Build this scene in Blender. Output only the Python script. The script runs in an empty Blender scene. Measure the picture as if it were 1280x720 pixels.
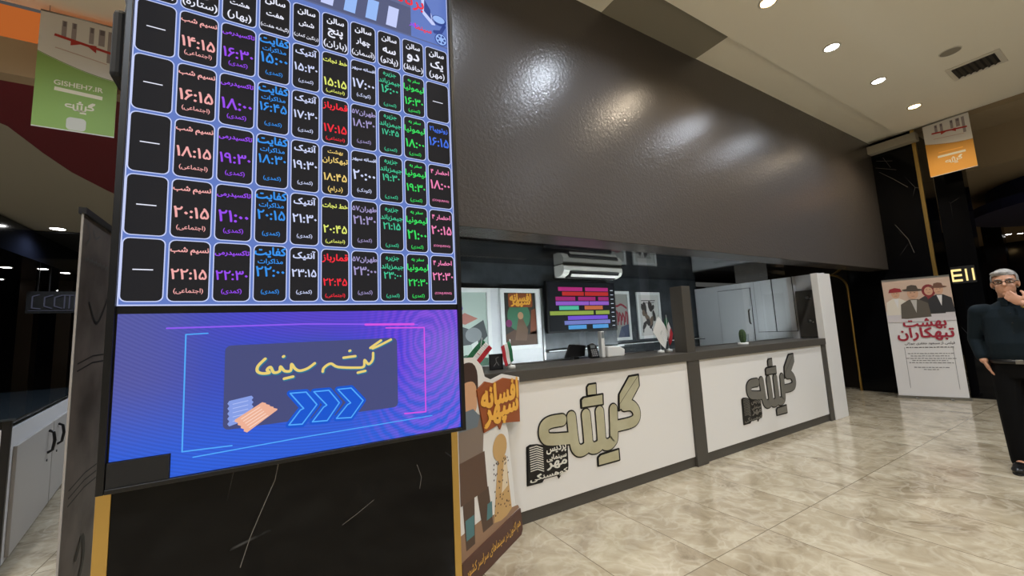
import bpy, bmesh, math, random
import numpy as np
from mathutils import Vector, Matrix, geometry

# ------------------------------------------------------------------ camera, world, exposure
scene = bpy.context.scene
COL = scene.collection
random.seed(7)

cam_data = bpy.data.cameras.new('camera')
cam = bpy.data.objects.new('camera', cam_data)
COL.objects.link(cam)
cam_data.sensor_fit = 'HORIZONTAL'
cam_data.sensor_width = 36.0
cam_data.lens = 36.0 * 501.22 / 1280.0
cam_data.clip_start = 0.05
cam_data.clip_end = 200
RIGHT = Vector((0.85917581, -0.50936299, -0.0486444))
DOWN = Vector((0.0153201, 0.12063315, -0.99257893))
FWD = Vector((0.5114511, 0.85205457, 0.11144858))
rot = Matrix((RIGHT, -DOWN, -FWD)).transposed()
cam.matrix_world = Matrix.Translation((0, 0, 1.4)) @ rot.to_4x4()
scene.camera = cam

world = bpy.data.worlds.new('world')
scene.world = world
world.use_nodes = True
world.node_tree.nodes['Background'].inputs[0].default_value = (1.0, 0.96, 0.92, 1)
world.node_tree.nodes['Background'].inputs[1].default_value = 0.07

scene.view_settings.view_transform = 'Standard'
scene.view_settings.look = 'None'
scene.view_settings.exposure = 0.0
scene.view_settings.gamma = 1.0
scene.view_settings.use_curve_mapping = False
scene.cycles.use_denoising = True
scene.cycles.max_bounces = 8
scene.cycles.sample_clamp_indirect = 4.0

LAMP_W = 92.0          # watts of each lobby downlight
BOOTH_W = 28.0          # watts of each third of the strip lamp added for the booth
SPOT_ANGLE = math.radians(150)
WARM = (1.0, 0.84, 0.62)
COOL = (0.86, 0.96, 1.10)
ROOM = (1.0, 0.86, 0.66)

# ------------------------------------------------------------------ helpers: colour and materials
def lin(c):
    return tuple(((x / 255.0) / 12.92 if x / 255.0 <= 0.04045 else ((x / 255.0 + 0.055) / 1.055) ** 2.4) for x in c) + (1.0,)

MATS = {}
def mat(name, rgb, rough=0.5, metal=0.0, spec=0.5, bump=None, vary=None, coat=0.0):
    """rgb in sRGB 0-255; bump=(scale,strength); vary=(rgb2,scale)"""
    if name in MATS:
        return MATS[name]
    m = bpy.data.materials.new(name)
    m.use_nodes = True
    nt = m.node_tree
    b = nt.nodes['Principled BSDF']
    b.inputs['Base Color'].default_value = lin(rgb)
    b.inputs['Roughness'].default_value = rough
    b.inputs['Metallic'].default_value = metal
    b.inputs['Specular IOR Level'].default_value = spec
    b.inputs['Coat Weight'].default_value = coat
    tc = nt.nodes.new('ShaderNodeTexCoord')
    if vary:
        n = nt.nodes.new('ShaderNodeTexNoise')
        n.inputs['Scale'].default_value = vary[1]
        n.inputs['Detail'].default_value = 5
        r = nt.nodes.new('ShaderNodeValToRGB')
        r.color_ramp.elements[0].position = 0.35
        r.color_ramp.elements[1].position = 0.65
        r.color_ramp.elements[0].color = lin(rgb)
        r.color_ramp.elements[1].color = lin(vary[0])
        nt.links.new(tc.outputs['Object'], n.inputs['Vector'])
        nt.links.new(n.outputs['Fac'], r.inputs['Fac'])
        nt.links.new(r.outputs['Color'], b.inputs['Base Color'])
    if bump:
        n = nt.nodes.new('ShaderNodeTexNoise')
        n.inputs['Scale'].default_value = bump[0]
        n.inputs['Detail'].default_value = 3
        bp = nt.nodes.new('ShaderNodeBump')
        bp.inputs['Strength'].default_value = bump[1]
        bp.inputs['Distance'].default_value = 0.01
        nt.links.new(tc.outputs['Object'], n.inputs['Vector'])
        nt.links.new(n.outputs['Fac'], bp.inputs['Height'])
        nt.links.new(bp.outputs['Normal'], b.inputs['Normal'])
    MATS[name] = m
    return m

def emit(name, rgb, strength=1.0):
    if name in MATS:
        return MATS[name]
    m = bpy.data.materials.new(name)
    m.use_nodes = True
    b = m.node_tree.nodes['Principled BSDF']
    b.inputs['Base Color'].default_value = (0.01, 0.01, 0.01, 1)
    b.inputs['Roughness'].default_value = 0.6
    b.inputs['Specular IOR Level'].default_value = 0.1
    b.inputs['Emission Color'].default_value = lin(rgb)
    b.inputs['Emission Strength'].default_value = strength
    MATS[name] = m
    return m

def marble_floor():
    m = bpy.data.materials.new('polished_beige_marble_tile')
    m.use_nodes = True
    nt = m.node_tree; L = nt.links.new
    b = nt.nodes['Principled BSDF']
    tc = nt.nodes.new('ShaderNodeTexCoord')
    brick = nt.nodes.new('ShaderNodeTexBrick')
    brick.offset = 0.0; brick.squash = 1.0
    mp = nt.nodes.new('ShaderNodeMapping')
    mp.inputs['Location'].default_value = (0.11, 0.78, 0)
    L(tc.outputs['Object'], mp.inputs['Vector'])
    L(mp.outputs['Vector'], brick.inputs['Vector'])
    brick.inputs['Scale'].default_value = 1.0
    brick.inputs['Brick Width'].default_value = 0.6
    brick.inputs['Row Height'].default_value = 1.2
    brick.inputs['Mortar Size'].default_value = 0.003
    brick.inputs['Mortar Smooth'].default_value = 0.0
    brick.inputs['Color1'].default_value = (0, 0, 0, 1)
    brick.inputs['Color2'].default_value = (1, 1, 1, 1)
    # each tile shifts the vein pattern
    add = nt.nodes.new('ShaderNodeVectorMath'); add.operation = 'MULTIPLY_ADD'
    add.inputs[1].default_value = (7.0, 3.0, 5.0)
    L(brick.outputs['Color'], add.inputs[0]); L(tc.outputs['Object'], add.inputs[2])
    n1 = nt.nodes.new('ShaderNodeTexNoise'); n1.inputs['Scale'].default_value = 2.6
    n1.inputs['Detail'].default_value = 8; n1.inputs['Roughness'].default_value = 0.62; n1.inputs['Distortion'].default_value = 0.9
    L(add.outputs[0], n1.inputs['Vector'])
    r1 = nt.nodes.new('ShaderNodeValToRGB')
    cr = r1.color_ramp
    cr.elements[0].position = 0.30; cr.elements[0].color = lin((134, 120, 98))
    cr.elements[1].position = 0.75; cr.elements[1].color = lin((206, 197, 176))
    e = cr.elements.new(0.46); e.color = lin((165, 152, 128))
    e = cr.elements.new(0.60); e.color = lin((183, 171, 147))
    L(n1.outputs['Fac'], r1.inputs['Fac'])
    n2 = nt.nodes.new('ShaderNodeTexNoise'); n2.inputs['Scale'].default_value = 4.6
    n2.inputs['Detail'].default_value = 7; n2.inputs['Distortion'].default_value = 1.2
    L(add.outputs[0], n2.inputs['Vector'])
    r2 = nt.nodes.new('ShaderNodeValToRGB')
    cr = r2.color_ramp
    cr.elements[0].position = 0.43; cr.elements[0].color = (0, 0, 0, 1)
    cr.elements[1].position = 0.57; cr.elements[1].color = (0, 0, 0, 1)
    e = cr.elements.new(0.5); e.color = (1, 1, 1, 1)
    L(n2.outputs['Fac'], r2.inputs['Fac'])
    mul = nt.nodes.new('ShaderNodeMath'); mul.operation = 'MULTIPLY'; mul.inputs[1].default_value = 0.26
    L(r2.outputs['Color'], mul.inputs[0])
    mx = nt.nodes.new('ShaderNodeMixRGB'); mx.inputs[2].default_value = lin((222, 214, 194))
    L(mul.outputs[0], mx.inputs[0]); L(r1.outputs['Color'], mx.inputs[1])
    mj = nt.nodes.new('ShaderNodeMixRGB'); mj.inputs[2].default_value = lin((120, 108, 88))
    L(brick.outputs['Fac'], mj.inputs[0]); L(mx.outputs[0], mj.inputs[1])
    L(mj.outputs[0], b.inputs['Base Color'])
    b.inputs['Roughness'].default_value = 0.13
    b.inputs['Specular IOR Level'].default_value = 0.5
    return m

def black_marble(name, seed=0.0, base=(9, 9, 11)):
    m = bpy.data.materials.new(name)
    m.use_nodes = True
    nt = m.node_tree; L = nt.links.new
    b = nt.nodes['Principled BSDF']
    tc = nt.nodes.new('ShaderNodeTexCoord')
    mp = nt.nodes.new('ShaderNodeMapping'); mp.inputs['Location'].default_value = (seed, seed * 1.7, seed * 0.6)
    mp.inputs['Rotation'].default_value = (0.3, 0.5, 0.2); mp.inputs['Scale'].default_value = (1.6, 1.6, 0.75)
    L(tc.outputs['Object'], mp.inputs['Vector'])
    v = nt.nodes.new('ShaderNodeTexVoronoi'); v.feature = 'DISTANCE_TO_EDGE'; v.inputs['Scale'].default_value = 1.4
    L(mp.outputs['Vector'], v.inputs['Vector'])
    r = nt.nodes.new('ShaderNodeValToRGB')
    r.color_ramp.elements[0].position = 0.0; r.color_ramp.elements[0].color = (1, 1, 1, 1)
    r.color_ramp.elements[1].position = 0.004; r.color_ramp.elements[1].color = (0, 0, 0, 1)
    L(v.outputs['Distance'], r.inputs['Fac'])
    n = nt.nodes.new('ShaderNodeTexNoise'); n.inputs['Scale'].default_value = 2.3; n.inputs['Detail'].default_value = 4
    L(mp.outputs['Vector'], n.inputs['Vector'])
    r2 = nt.nodes.new('ShaderNodeValToRGB'); r2.color_ramp.elements[0].position = 0.58; r2.color_ramp.elements[1].position = 0.72
    L(n.outputs['Fac'], r2.inputs['Fac'])
    mu = nt.nodes.new('ShaderNodeMath'); mu.operation = 'MULTIPLY'
    L(r.outputs['Color'], mu.inputs[0]); L(r2.outputs['Color'], mu.inputs[1])
    mx = nt.nodes.new('ShaderNodeMixRGB'); mx.inputs[1].default_value = lin(base); mx.inputs[2].default_value = lin((120, 120, 120))
    L(mu.outputs[0], mx.inputs[0]); L(mx.outputs[0], b.inputs['Base Color'])
    b.inputs['Roughness'].default_value = 0.09
    b.inputs['Specular IOR Level'].default_value = 0.2
    return m

def glass_mat():
    m = bpy.data.materials.new('clear_glass')
    m.use_nodes = True
    nt = m.node_tree; L = nt.links.new
    nt.nodes.clear()
    out = nt.nodes.new('ShaderNodeOutputMaterial')
    t = nt.nodes.new('ShaderNodeBsdfTransparent'); t.inputs[0].default_value = (0.93, 0.955, 0.95, 1)
    g = nt.nodes.new('ShaderNodeBsdfGlossy'); g.inputs['Roughness'].default_value = 0.0
    f = nt.nodes.new('ShaderNodeFresnel'); f.inputs['IOR'].default_value = 1.5
    mx = nt.nodes.new('ShaderNodeMixShader')
    geo = nt.nodes.new('ShaderNodeNewGeometry')     # reflect at the outer faces only
    inv = nt.nodes.new('ShaderNodeMath'); inv.operation = 'SUBTRACT'; inv.inputs[0].default_value = 1.0
    L(geo.outputs['Backfacing'], inv.inputs[1])
    mu = nt.nodes.new('ShaderNodeMath'); mu.operation = 'MULTIPLY'
    L(f.outputs[0], mu.inputs[0]); L(inv.outputs[0], mu.inputs[1])
    L(mu.outputs[0], mx.inputs[0]); L(t.outputs[0], mx.inputs[1]); L(g.outputs[0], mx.inputs[2]); L(mx.outputs[0], out.inputs[0])
    return m

def stone_wall():
    m = mat('dark_slate_stone', (42, 46, 50), 0.32, vary=((66, 70, 74), 5.0), bump=(30, 0.1))
    return m

# ------------------------------------------------------------------ helpers: objects
def tag(o, label=None, cat=None, group=None, kind=None):
    if label: o['label'] = label
    if cat: o['category'] = cat
    if group: o['group'] = group
    if kind: o['kind'] = kind
    return o

def thing(name, label, cat, loc=(0, 0, 0), rz=0.0, group=None):
    o = bpy.data.objects.new(name, None)
    o.empty_display_size = 0.1
    COL.objects.link(o)
    o.location = loc
    o.rotation_euler = (0, 0, rz)
    return tag(o, label, cat, group)

def copy_tree(o, parent=None):
    c = o.copy(); COL.objects.link(c)
    if parent is not None: c.parent = parent
    for ch in list(o.children): copy_tree(ch, c)
    return c

class MB:
    """collects geometry for one mesh object"""
    def __init__(self):
        self.v = []; self.f = []; self.mi = []; self.mats = []; self.sm = []
    def m(self, material):
        if material not in self.mats: self.mats.append(material)
        return self.mats.index(material)
    def add(self, verts, faces, material, smooth=False):
        o = len(self.v); k = self.m(material)
        self.v.extend([tuple(p) for p in verts])
        for f in faces:
            self.f.append(tuple(i + o for i in f)); self.mi.append(k); self.sm.append(smooth)
        return self
    def box(self, x0, x1, y0, y1, z0, z1, material):
        v = [(x, y, z) for x in (x0, x1) for y in (y0, y1) for z in (z0, z1)]
        return self.add(v, [(0, 1, 3, 2), (4, 6, 7, 5), (0, 4, 5, 1), (2, 3, 7, 6), (0, 2, 6, 4), (1, 5, 7, 3)], material)
    def prism(self, pts, z0, z1, material, fr=None, smooth=False):
        """pts 2D outline extruded between z0 and z1 along the third axis; fr maps (a,b,c)->xyz"""
        fr = fr or (lambda a, b, c: (a, b, c))
        n = len(pts)
        v = [fr(a, b, z0) for a, b in pts] + [fr(a, b, z1) for a, b in pts]
        fs = [tuple(range(n))[::-1], tuple(range(n, 2 * n))] + [(i, (i + 1) % n, n + (i + 1) % n, n + i) for i in range(n)]
        return self.add(v, fs, material, smooth)
    def poly(self, pts, fr, o, material):
        return self.add([fr(a, b, o) for a, b in pts], [tuple(range(len(pts)))], material)
    def rect(self, u0, u1, v0, v1, fr, o, material):
        return self.poly([(u0, v0), (u1, v0), (u1, v1), (u0, v1)], fr, o, material)
    def ring(self, pts_out, pts_in, fr, o, material):
        n = len(pts_out)
        v = [fr(a, b, o) for a, b in pts_out] + [fr(a, b, o) for a, b in pts_in]
        return self.add(v, [(i, (i + 1) % n, n + (i + 1) % n, n + i) for i in range(n)], material)
    def stroke(self, pts, w, fr, o, material, caps=True):
        for i in range(len(pts) - 1):
            (ax, ay), (bx, by) = pts[i], pts[i + 1]
            dx, dy = bx - ax, by - ay
            l = math.hypot(dx, dy) or 1e-9
            nx, ny = -dy / l * w / 2, dx / l * w / 2
            self.poly([(ax + nx, ay + ny), (bx + nx, by + ny), (bx - nx, by - ny), (ax - nx, ay - ny)], fr, o + 0.00012 * (i % 2), material)
        rng = range(len(pts)) if caps else range(1, len(pts) - 1)
        for i in rng:
            self.poly([(pts[i][0] + w / 2 * math.cos(t * math.pi / 6), pts[i][1] + w / 2 * math.sin(t * math.pi / 6)) for t in range(12)], fr, o + 0.00024 + 0.00012 * (i % 3), material)
        return self
    def ribbon(self, pts, w, fr, o, material):
        """smooth line of constant width with round ends, one unbroken strip"""
        n = len(pts); Lf = []; Rt = []
        for i in range(n):
            (ax, ay), (bx, by) = pts[max(i - 1, 0)], pts[min(i + 1, n - 1)]
            l = math.hypot(bx - ax, by - ay) or 1e-9
            nx, ny = -(by - ay) / l * w / 2, (bx - ax) / l * w / 2
            Lf.append((pts[i][0] + nx, pts[i][1] + ny)); Rt.append((pts[i][0] - nx, pts[i][1] - ny))
        self.add([fr(a, b, o) for a, b in Lf + Rt], [(i, i + 1, n + i + 1, n + i) for i in range(n - 1)], material)
        for (cx, cy), (px_, py_) in ((pts[0], pts[1]), (pts[-1], pts[-2])):
            a0 = math.atan2(cy - py_, cx - px_)
            self.poly([(cx + w / 2 * math.cos(a0 + t), cy + w / 2 * math.sin(a0 + t)) for t in [math.pi * (k - 6) / 12 for k in range(13)]], fr, o, material)
        return self
    def text(self, s, cu, cv, w, h, fr, o, material, bold=0.0, shear=0.0, rtl=True, grow=False):
        vs, fs, tw, th = glyphs(s, rtl)
        k = min(w / tw, h / th)
        kx = k if not grow else w / tw
        ky = k if not grow else h / th
        for i, (bx, by) in enumerate(((0, 0), (1, 0.4), (-1, -0.4), (-0.4, 1), (0.4, -1)) if bold > 0 else ((0, 0),)):   # thicker strokes
            self.add([fr(cu + (x + bx * bold - tw / 2 + shear * (y - th / 2)) * kx, cv + (y + by * bold - th / 2) * ky, o + 0.00012 * i) for x, y in vs], fs, material)
        return self
    def tube(self, pts, r, material, seg=10, caps=True):
        """r a number or a list"""
        P = [Vector(p) for p in pts]
        R = r if isinstance(r, (list, tuple)) else [r] * len(P)
        rings = []
        up = Vector((0, 0, 1))
        for i, p in enumerate(P):
            d = (P[min(i + 1, len(P) - 1)] - P[max(i - 1, 0)]).normalized()
            a = d.cross(up)
            if a.length < 1e-3: a = d.cross(Vector((1, 0, 0)))
            a.normalize(); b = d.cross(a).normalized()
            if i and rings:
                # keep rings aligned with the previous one
                pa = rings[-1][1]
                a = (pa - d * pa.dot(d)).normalized(); b = d.cross(a)
            rings.append((p, a, b, R[i]))
        v = []; f = []
        for (p, a, b, rr) in rings:
            for k in range(seg):
                t = 2 * math.pi * k / seg
                v.append(p + a * (rr * math.cos(t)) + b * (rr * math.sin(t)))
        for i in range(len(P) - 1):
            for k in range(seg):
                f.append((i * seg + k, i * seg + (k + 1) % seg, (i + 1) * seg + (k + 1) % seg, (i + 1) * seg + k))
        if caps:
            f.append(tuple(range(seg))[::-1]); f.append(tuple(range((len(P) - 1) * seg, len(P) * seg)))
        return self.add(v, f, material, True)
    def lathe(self, prof, material, c=(0, 0, 0), seg=24, smooth=True):
        """prof: list of (r, z)"""
        v = []; f = []
        for r, z in prof:
            for k in range(seg):
                t = 2 * math.pi * k / seg
                v.append((c[0] + r * math.cos(t), c[1] + r * math.sin(t), c[2] + z))
        for i in range(len(prof) - 1):
            for k in range(seg):
                f.append((i * seg + k, i * seg + (k + 1) % seg, (i + 1) * seg + (k + 1) % seg, (i + 1) * seg + k))
        f.append(tuple(range(seg))[::-1]); f.append(tuple(range((len(prof) - 1) * seg, len(prof) * seg)))
        return self.add(v, f, material, smooth)
    def ellipsoid(self, c, r, material, seg=20, rings=12, rotm=None):
        v = []; f = []
        for i in range(rings + 1):
            ph = -math.pi / 2 + math.pi * i / rings
            for k in range(seg):
                t = 2 * math.pi * k / seg
                p = Vector((r[0] * math.cos(ph) * math.cos(t), r[1] * math.cos(ph) * math.sin(t), r[2] * math.sin(ph)))
                if rotm is not None: p = rotm @ p
                v.append(p + Vector(c))
        for i in range(rings):
            for k in range(seg):
                f.append((i * seg + k, i * seg + (k + 1) % seg, (i + 1) * seg + (k + 1) % seg, (i + 1) * seg + k))
        return self.add(v, f, material, True)
    def build(self, name, parent=None, bevel=0.0, remesh=0.0, smooth_it=0, weld=False):
        me = bpy.data.meshes.new(name)
        me.from_pydata(self.v, [], self.f)
        for m_ in self.mats: me.materials.append(m_)
        me.polygons.foreach_set('material_index', self.mi)
        me.polygons.foreach_set('use_smooth', self.sm)
        me.update()
        o = bpy.data.objects.new(name, me)
        COL.objects.link(o)
        if parent is not None: o.parent = parent
        if bevel > 0:
            b = o.modifiers.new('bevel', 'BEVEL'); b.width = bevel; b.segments = 2; b.limit_method = 'ANGLE'
        if remesh > 0:
            r = o.modifiers.new('remesh', 'REMESH'); r.mode = 'VOXEL'; r.voxel_size = remesh; r.use_smooth_shade = True
            if smooth_it:
                s = o.modifiers.new('smooth', 'SMOOTH'); s.iterations = smooth_it; s.factor = 0.5
            bpy.context.view_layer.update()
            dg = bpy.context.evaluated_depsgraph_get()
            nm = bpy.data.meshes.new_from_object(o.evaluated_get(dg))
            o.modifiers.clear()
            o.data = nm
            nm.name = name
            nm.polygons.foreach_set('use_smooth', [True] * len(nm.polygons))
        return o

def structure(name, mb, **kw):
    return tag(mb.build(name, **kw), kind='structure')

# --- planes: (u along the surface to the viewer's right, v up, o towards the viewer)
def fr_y(Y):  return lambda u, v, o: (u, Y - o, v)               # faces -Y
def fr_x(X, Yc=0.0): return lambda u, v, o: (X - o, Yc - u, v)   # faces -X
def fr_line(A, u):                                               # vertical plane through A along unit u, facing its right-hand side
    n = Vector((u[1], -u[0]))
    return lambda s, z, o: (A[0] + u[0] * s + n[0] * o, A[1] + u[1] * s + n[1] * o, z)

def rrect(u0, u1, v0, v1, r, n=5):
    pts = []
    for cx, cy, a0 in ((u1 - r, v0 + r, -90), (u1 - r, v1 - r, 0), (u0 + r, v1 - r, 90), (u0 + r, v0 + r, 180)):
        for i in range(n):
            a = math.radians(a0 + 90 * i / (n - 1))
            pts.append((cx + r * math.cos(a), cy + r * math.sin(a)))
    return pts
def ell(cx, cy, rx, ry, n=20, rot_=0.0):
    return [(cx + rx * math.cos(2 * math.pi * i / n) * math.cos(rot_) - ry * math.sin(2 * math.pi * i / n) * math.sin(rot_),
             cy + rx * math.cos(2 * math.pi * i / n) * math.sin(rot_) + ry * math.sin(2 * math.pi * i / n) * math.cos(rot_)) for i in range(n)]
def smooth_line(pts, sub=4):
    out = []
    n = len(pts)
    if n < 3: return list(pts)
    for i in range(n - 1):
        p0, p1, p2, p3 = pts[max(i - 1, 0)], pts[i], pts[i + 1], pts[min(i + 2, n - 1)]
        for k in range(sub):
            t = k / sub
            out.append(tuple(0.5 * (2 * p1[j] + (p2[j] - p0[j]) * t + (2 * p0[j] - 5 * p1[j] + 4 * p2[j] - p3[j]) * t * t + (3 * p1[j] - p0[j] - 3 * p2[j] + p3[j]) * t ** 3) for j in range(2)))
    out.append(tuple(pts[-1]))
    return out

# --- Persian lettering: joined letter forms laid out right to left
FORMS = {}
def _four(ch, base): FORMS[ch] = (base, base + 1, base + 2, base + 3)
def _two(ch, base): FORMS[ch] = (base, base + 1, None, None)
for ch, b_ in (('ب', 0xFE8F), ('پ', 0xFB56), ('ت', 0xFE95), ('ث', 0xFE99), ('ج', 0xFE9D), ('چ', 0xFB7A), ('ح', 0xFEA1), ('خ', 0xFEA5),
               ('س', 0xFEB1), ('ش', 0xFEB5), ('ص', 0xFEB9), ('ض', 0xFEBD), ('ط', 0xFEC1), ('ظ', 0xFEC5), ('ع', 0xFEC9), ('غ', 0xFECD),
               ('ف', 0xFED1), ('ق', 0xFED5), ('ک', 0xFB8E), ('گ', 0xFB92), ('ل', 0xFEDD), ('م', 0xFEE1), ('ن', 0xFEE5), ('ه', 0xFEE9), ('ی', 0xFBFC)):
    _four(ch, b_)
for ch, b_ in (('ا', 0xFE8D), ('آ', 0xFE81), ('د', 0xFEA9), ('ذ', 0xFEAB), ('ر', 0xFEAD), ('ز', 0xFEAF), ('ژ', 0xFB8A), ('و', 0xFEED)):
    _two(ch, b_)

def shape_rtl(s):
    out = []
    i = 0
    joined = False      # previous letter joins forward
    while i < len(s):
        ch = s[i]
        if ch in FORMS:
            iso, fin, ini, med = FORMS[ch]
            if ch == 'ل' and i + 1 < len(s) and s[i + 1] == 'ا':
                out.append(chr(0xFEFC if joined else 0xFEFB)); joined = False; i += 2; continue
            nxt = s[i + 1] if i + 1 < len(s) else ''
            fwd = ini is not None and nxt in FORMS
            out.append(chr((med if joined else ini) if fwd else (fin if joined else iso)))
            joined = fwd
        else:
            out.append({'(': ')', ')': '('}.get(ch, ch)); joined = False
        i += 1
    # reverse, but keep digit runs left to right
    rev = out[::-1]
    res = []; run = []
    for c in rev:
        if c in '۰۱۲۳۴۵۶۷۸۹':
            run.append(c)
        else:
            res += run[::-1]; run = []
            res.append(c)
    return ''.join(res + run[::-1])

FA = str.maketrans('0123456789', '۰۱۲۳۴۵۶۷۸۹')
GL = {}
def glyphs(s, rtl=True):
    """outline of a word, filled by winding number so that overlapping strokes stay whole"""
    key = (s, rtl)
    if key in GL: return GL[key]
    c = bpy.data.curves.new('lettering', 'FONT')
    c.body = shape_rtl(s) if rtl else s
    c.size = 1.0; c.resolution_u = 3; c.fill_mode = 'NONE'; c.dimensions = '2D'
    o = bpy.data.objects.new('lettering', c)
    COL.objects.link(o)
    bpy.context.view_layer.update()
    dg = bpy.context.evaluated_depsgraph_get()
    me = bpy.data.meshes.new_from_object(o.evaluated_get(dg))
    P = np.array([(v.co.x, v.co.y) for v in me.vertices])
    nxt = {}
    for e in me.edges:
        a, b = e.vertices
        if abs(a - b) == 1: nxt[min(a, b)] = max(a, b)
        else: nxt[max(a, b)] = min(a, b)          # closing edge of a contour
    ed = [(a, b) for a, b in nxt.items() if (P[a] != P[b]).any()]
    vs, _, fs, _, _, _ = geometry.delaunay_2d_cdt([Vector(p) for p in P], ed, [], 0, 1e-5)
    V = np.array([(v.x, v.y) for v in vs])
    A = P[[a for a, b in ed]]; B = P[[b for a, b in ed]]
    T = np.array([V[list(f)].mean(0) for f in fs])
    px_, py_ = T[:, 0][:, None], T[:, 1][:, None]
    side = (B[:, 0] - A[:, 0]) * (py_ - A[:, 1]) - (px_ - A[:, 0]) * (B[:, 1] - A[:, 1])
    up = (A[:, 1] <= py_) & (B[:, 1] > py_) & (side > 0)
    dn = (A[:, 1] > py_) & (B[:, 1] <= py_) & (side < 0)
    wind = up.sum(1) - dn.sum(1)
    keep = [tuple(f) for f, w_ in zip(fs, wind) if w_ != 0]
    x0, y0 = P.min(0); x1, y1 = P.max(0)
    GL[key] = ([(x - x0, y - y0) for x, y in V], keep, max(x1 - x0, 1e-3), max(y1 - y0, 1e-3))
    bpy.data.objects.remove(o); bpy.data.curves.remove(c); bpy.data.meshes.remove(me)
    return GL[key]

# ------------------------------------------------------------------ common materials
M_FLOOR = marble_floor()
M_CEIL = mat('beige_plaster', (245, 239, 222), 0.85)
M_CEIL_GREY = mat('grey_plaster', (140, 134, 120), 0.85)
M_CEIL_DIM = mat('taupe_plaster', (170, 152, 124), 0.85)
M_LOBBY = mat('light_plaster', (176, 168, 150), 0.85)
M_FASCIA = mat('black_embossed_vinyl', (82, 77, 74), 0.27, spec=0.32, bump=(42, 0.32))
M_UNDER = mat('black_gloss_panel', (16, 15, 15), 0.06)
M_MARBLE = black_marble('black_marble')
M_MARBLE2 = black_marble('black_marble_white_veins', 3.1)
M_BRASS = mat('brass', (214, 178, 104), 0.28, 1.0)
M_LAMINATE = mat('charcoal_laminate', (74, 70, 64), 0.45, bump=(60, 0.05))
M_WHITE = mat('white_gloss_panel', (232, 229, 224), 0.28)
M_WHITE2 = mat('white_painted_board', (214, 214, 216), 0.4)
M_BLACK = mat('black_plastic', (14, 14, 15), 0.35)
M_BLACKMATT = mat('matt_black', (18, 18, 19), 0.7)
M_DARKWALL = mat('dark_navy_gloss', (14, 16, 24), 0.12)
M_DARKBROWN = mat('dark_brown_panel', (34, 25, 18), 0.3)
M_STEEL = mat('brushed_steel', (170, 170, 168), 0.3, 1.0)
M_GLASS = glass_mat()
M_STONE = stone_wall()

# ------------------------------------------------------------------ the setting
structure('floor', MB().box(-14, 27, -8, 24, -0.12, 0, M_FLOOR))

structure('ceiling', MB().box(-14, 9.25, -8, 2.2, 4.5, 4.62, M_CEIL).box(-14, 0.1, 2.2, 4.95, 4.5, 4.62, M_CEIL))
structure('trim_1', MB().box(0.1, 2.83, 2.2, 2.68, 4.6, 4.66, M_CEIL).box(4.36, 9.6, 2.2, 2.68, 4.6, 4.66, M_CEIL)
          .box(9.25, 9.6, -8, 2.2, 4.6, 4.66, M_CEIL))
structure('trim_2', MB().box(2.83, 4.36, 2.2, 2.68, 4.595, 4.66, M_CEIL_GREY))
structure('trim_3', MB().box(9.42, 9.6, 2.02, 2.68, 4.36, 4.5, M_LOBBY), bevel=0.01)
structure('wall_fascia', MB().box(0.1, 9.6, 2.68, 2.98, 2.21, 4.66, M_FASCIA), bevel=0.004)
# low glossy black ceiling over the ticket booth, and the booth's walls
structure('ceiling_booth', MB().box(0.1, 9.6, 2.98, 5.0, 2.24, 2.3, M_UNDER))
structure('wall_booth_back', MB().box(2.9, 7.12, 4.86, 4.98, 0, 2.24, M_STONE))
structure('wall_booth_pier', MB().box(2.9, 4.18, 4.15, 4.86, 0, 2.24, M_STONE))
structure('wall_booth_left', MB().box(0.1, 0.2, 2.99, 4.3, 0, 2.24, M_STONE))
structure('wall_booth_stone', MB().box(0.2, 2.9, 4.15, 4.3, 1.94, 2.24, M_STONE))
structure('wall_booth_white', MB().box(0.2, 2.88, 4.12, 4.3, 0, 1.935, M_WHITE2), bevel=0.004)
structure('trim_4', MB().box(2.88, 2.905, 4.10, 4.16, 0, 1.94, M_STEEL))
structure('wall_booth_end', MB().box(7.062, 7.12, 2.725, 4.86, 0, 2.07, M_WHITE2))

# marble column that carries the schedule display
M_VEIN = mat('marble_vein', (112, 108, 104), 0.15)
cf = fr_y(1.955)
structure('wall_column_front', MB().box(-0.465, 0.775, 1.955, 2.6, 0, 4.5, M_MARBLE)
          .ribbon([(0.03, 0.93), (0.018, 0.86), (-0.022, 0.765), (-0.062, 0.665), (-0.092, 0.565)], 0.0028, cf, 0.0004, M_VEIN)
          .ribbon([(0.27, 0.62), (0.33, 0.65), (0.40, 0.69)], 0.002, cf, 0.0004, M_VEIN).ribbon([(0.60, 0.80), (0.62, 0.74), (0.61, 0.69)], 0.002, cf, 0.0004, M_VEIN))
structure('trim_5', MB().box(-0.505, -0.465, 1.95, 2.0, 0, 4.5, M_BRASS), bevel=0.003)
structure('trim_6', MB().box(0.775, 0.81, 1.95, 2.0, 0, 4.5, M_BRASS), bevel=0.003)

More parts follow.
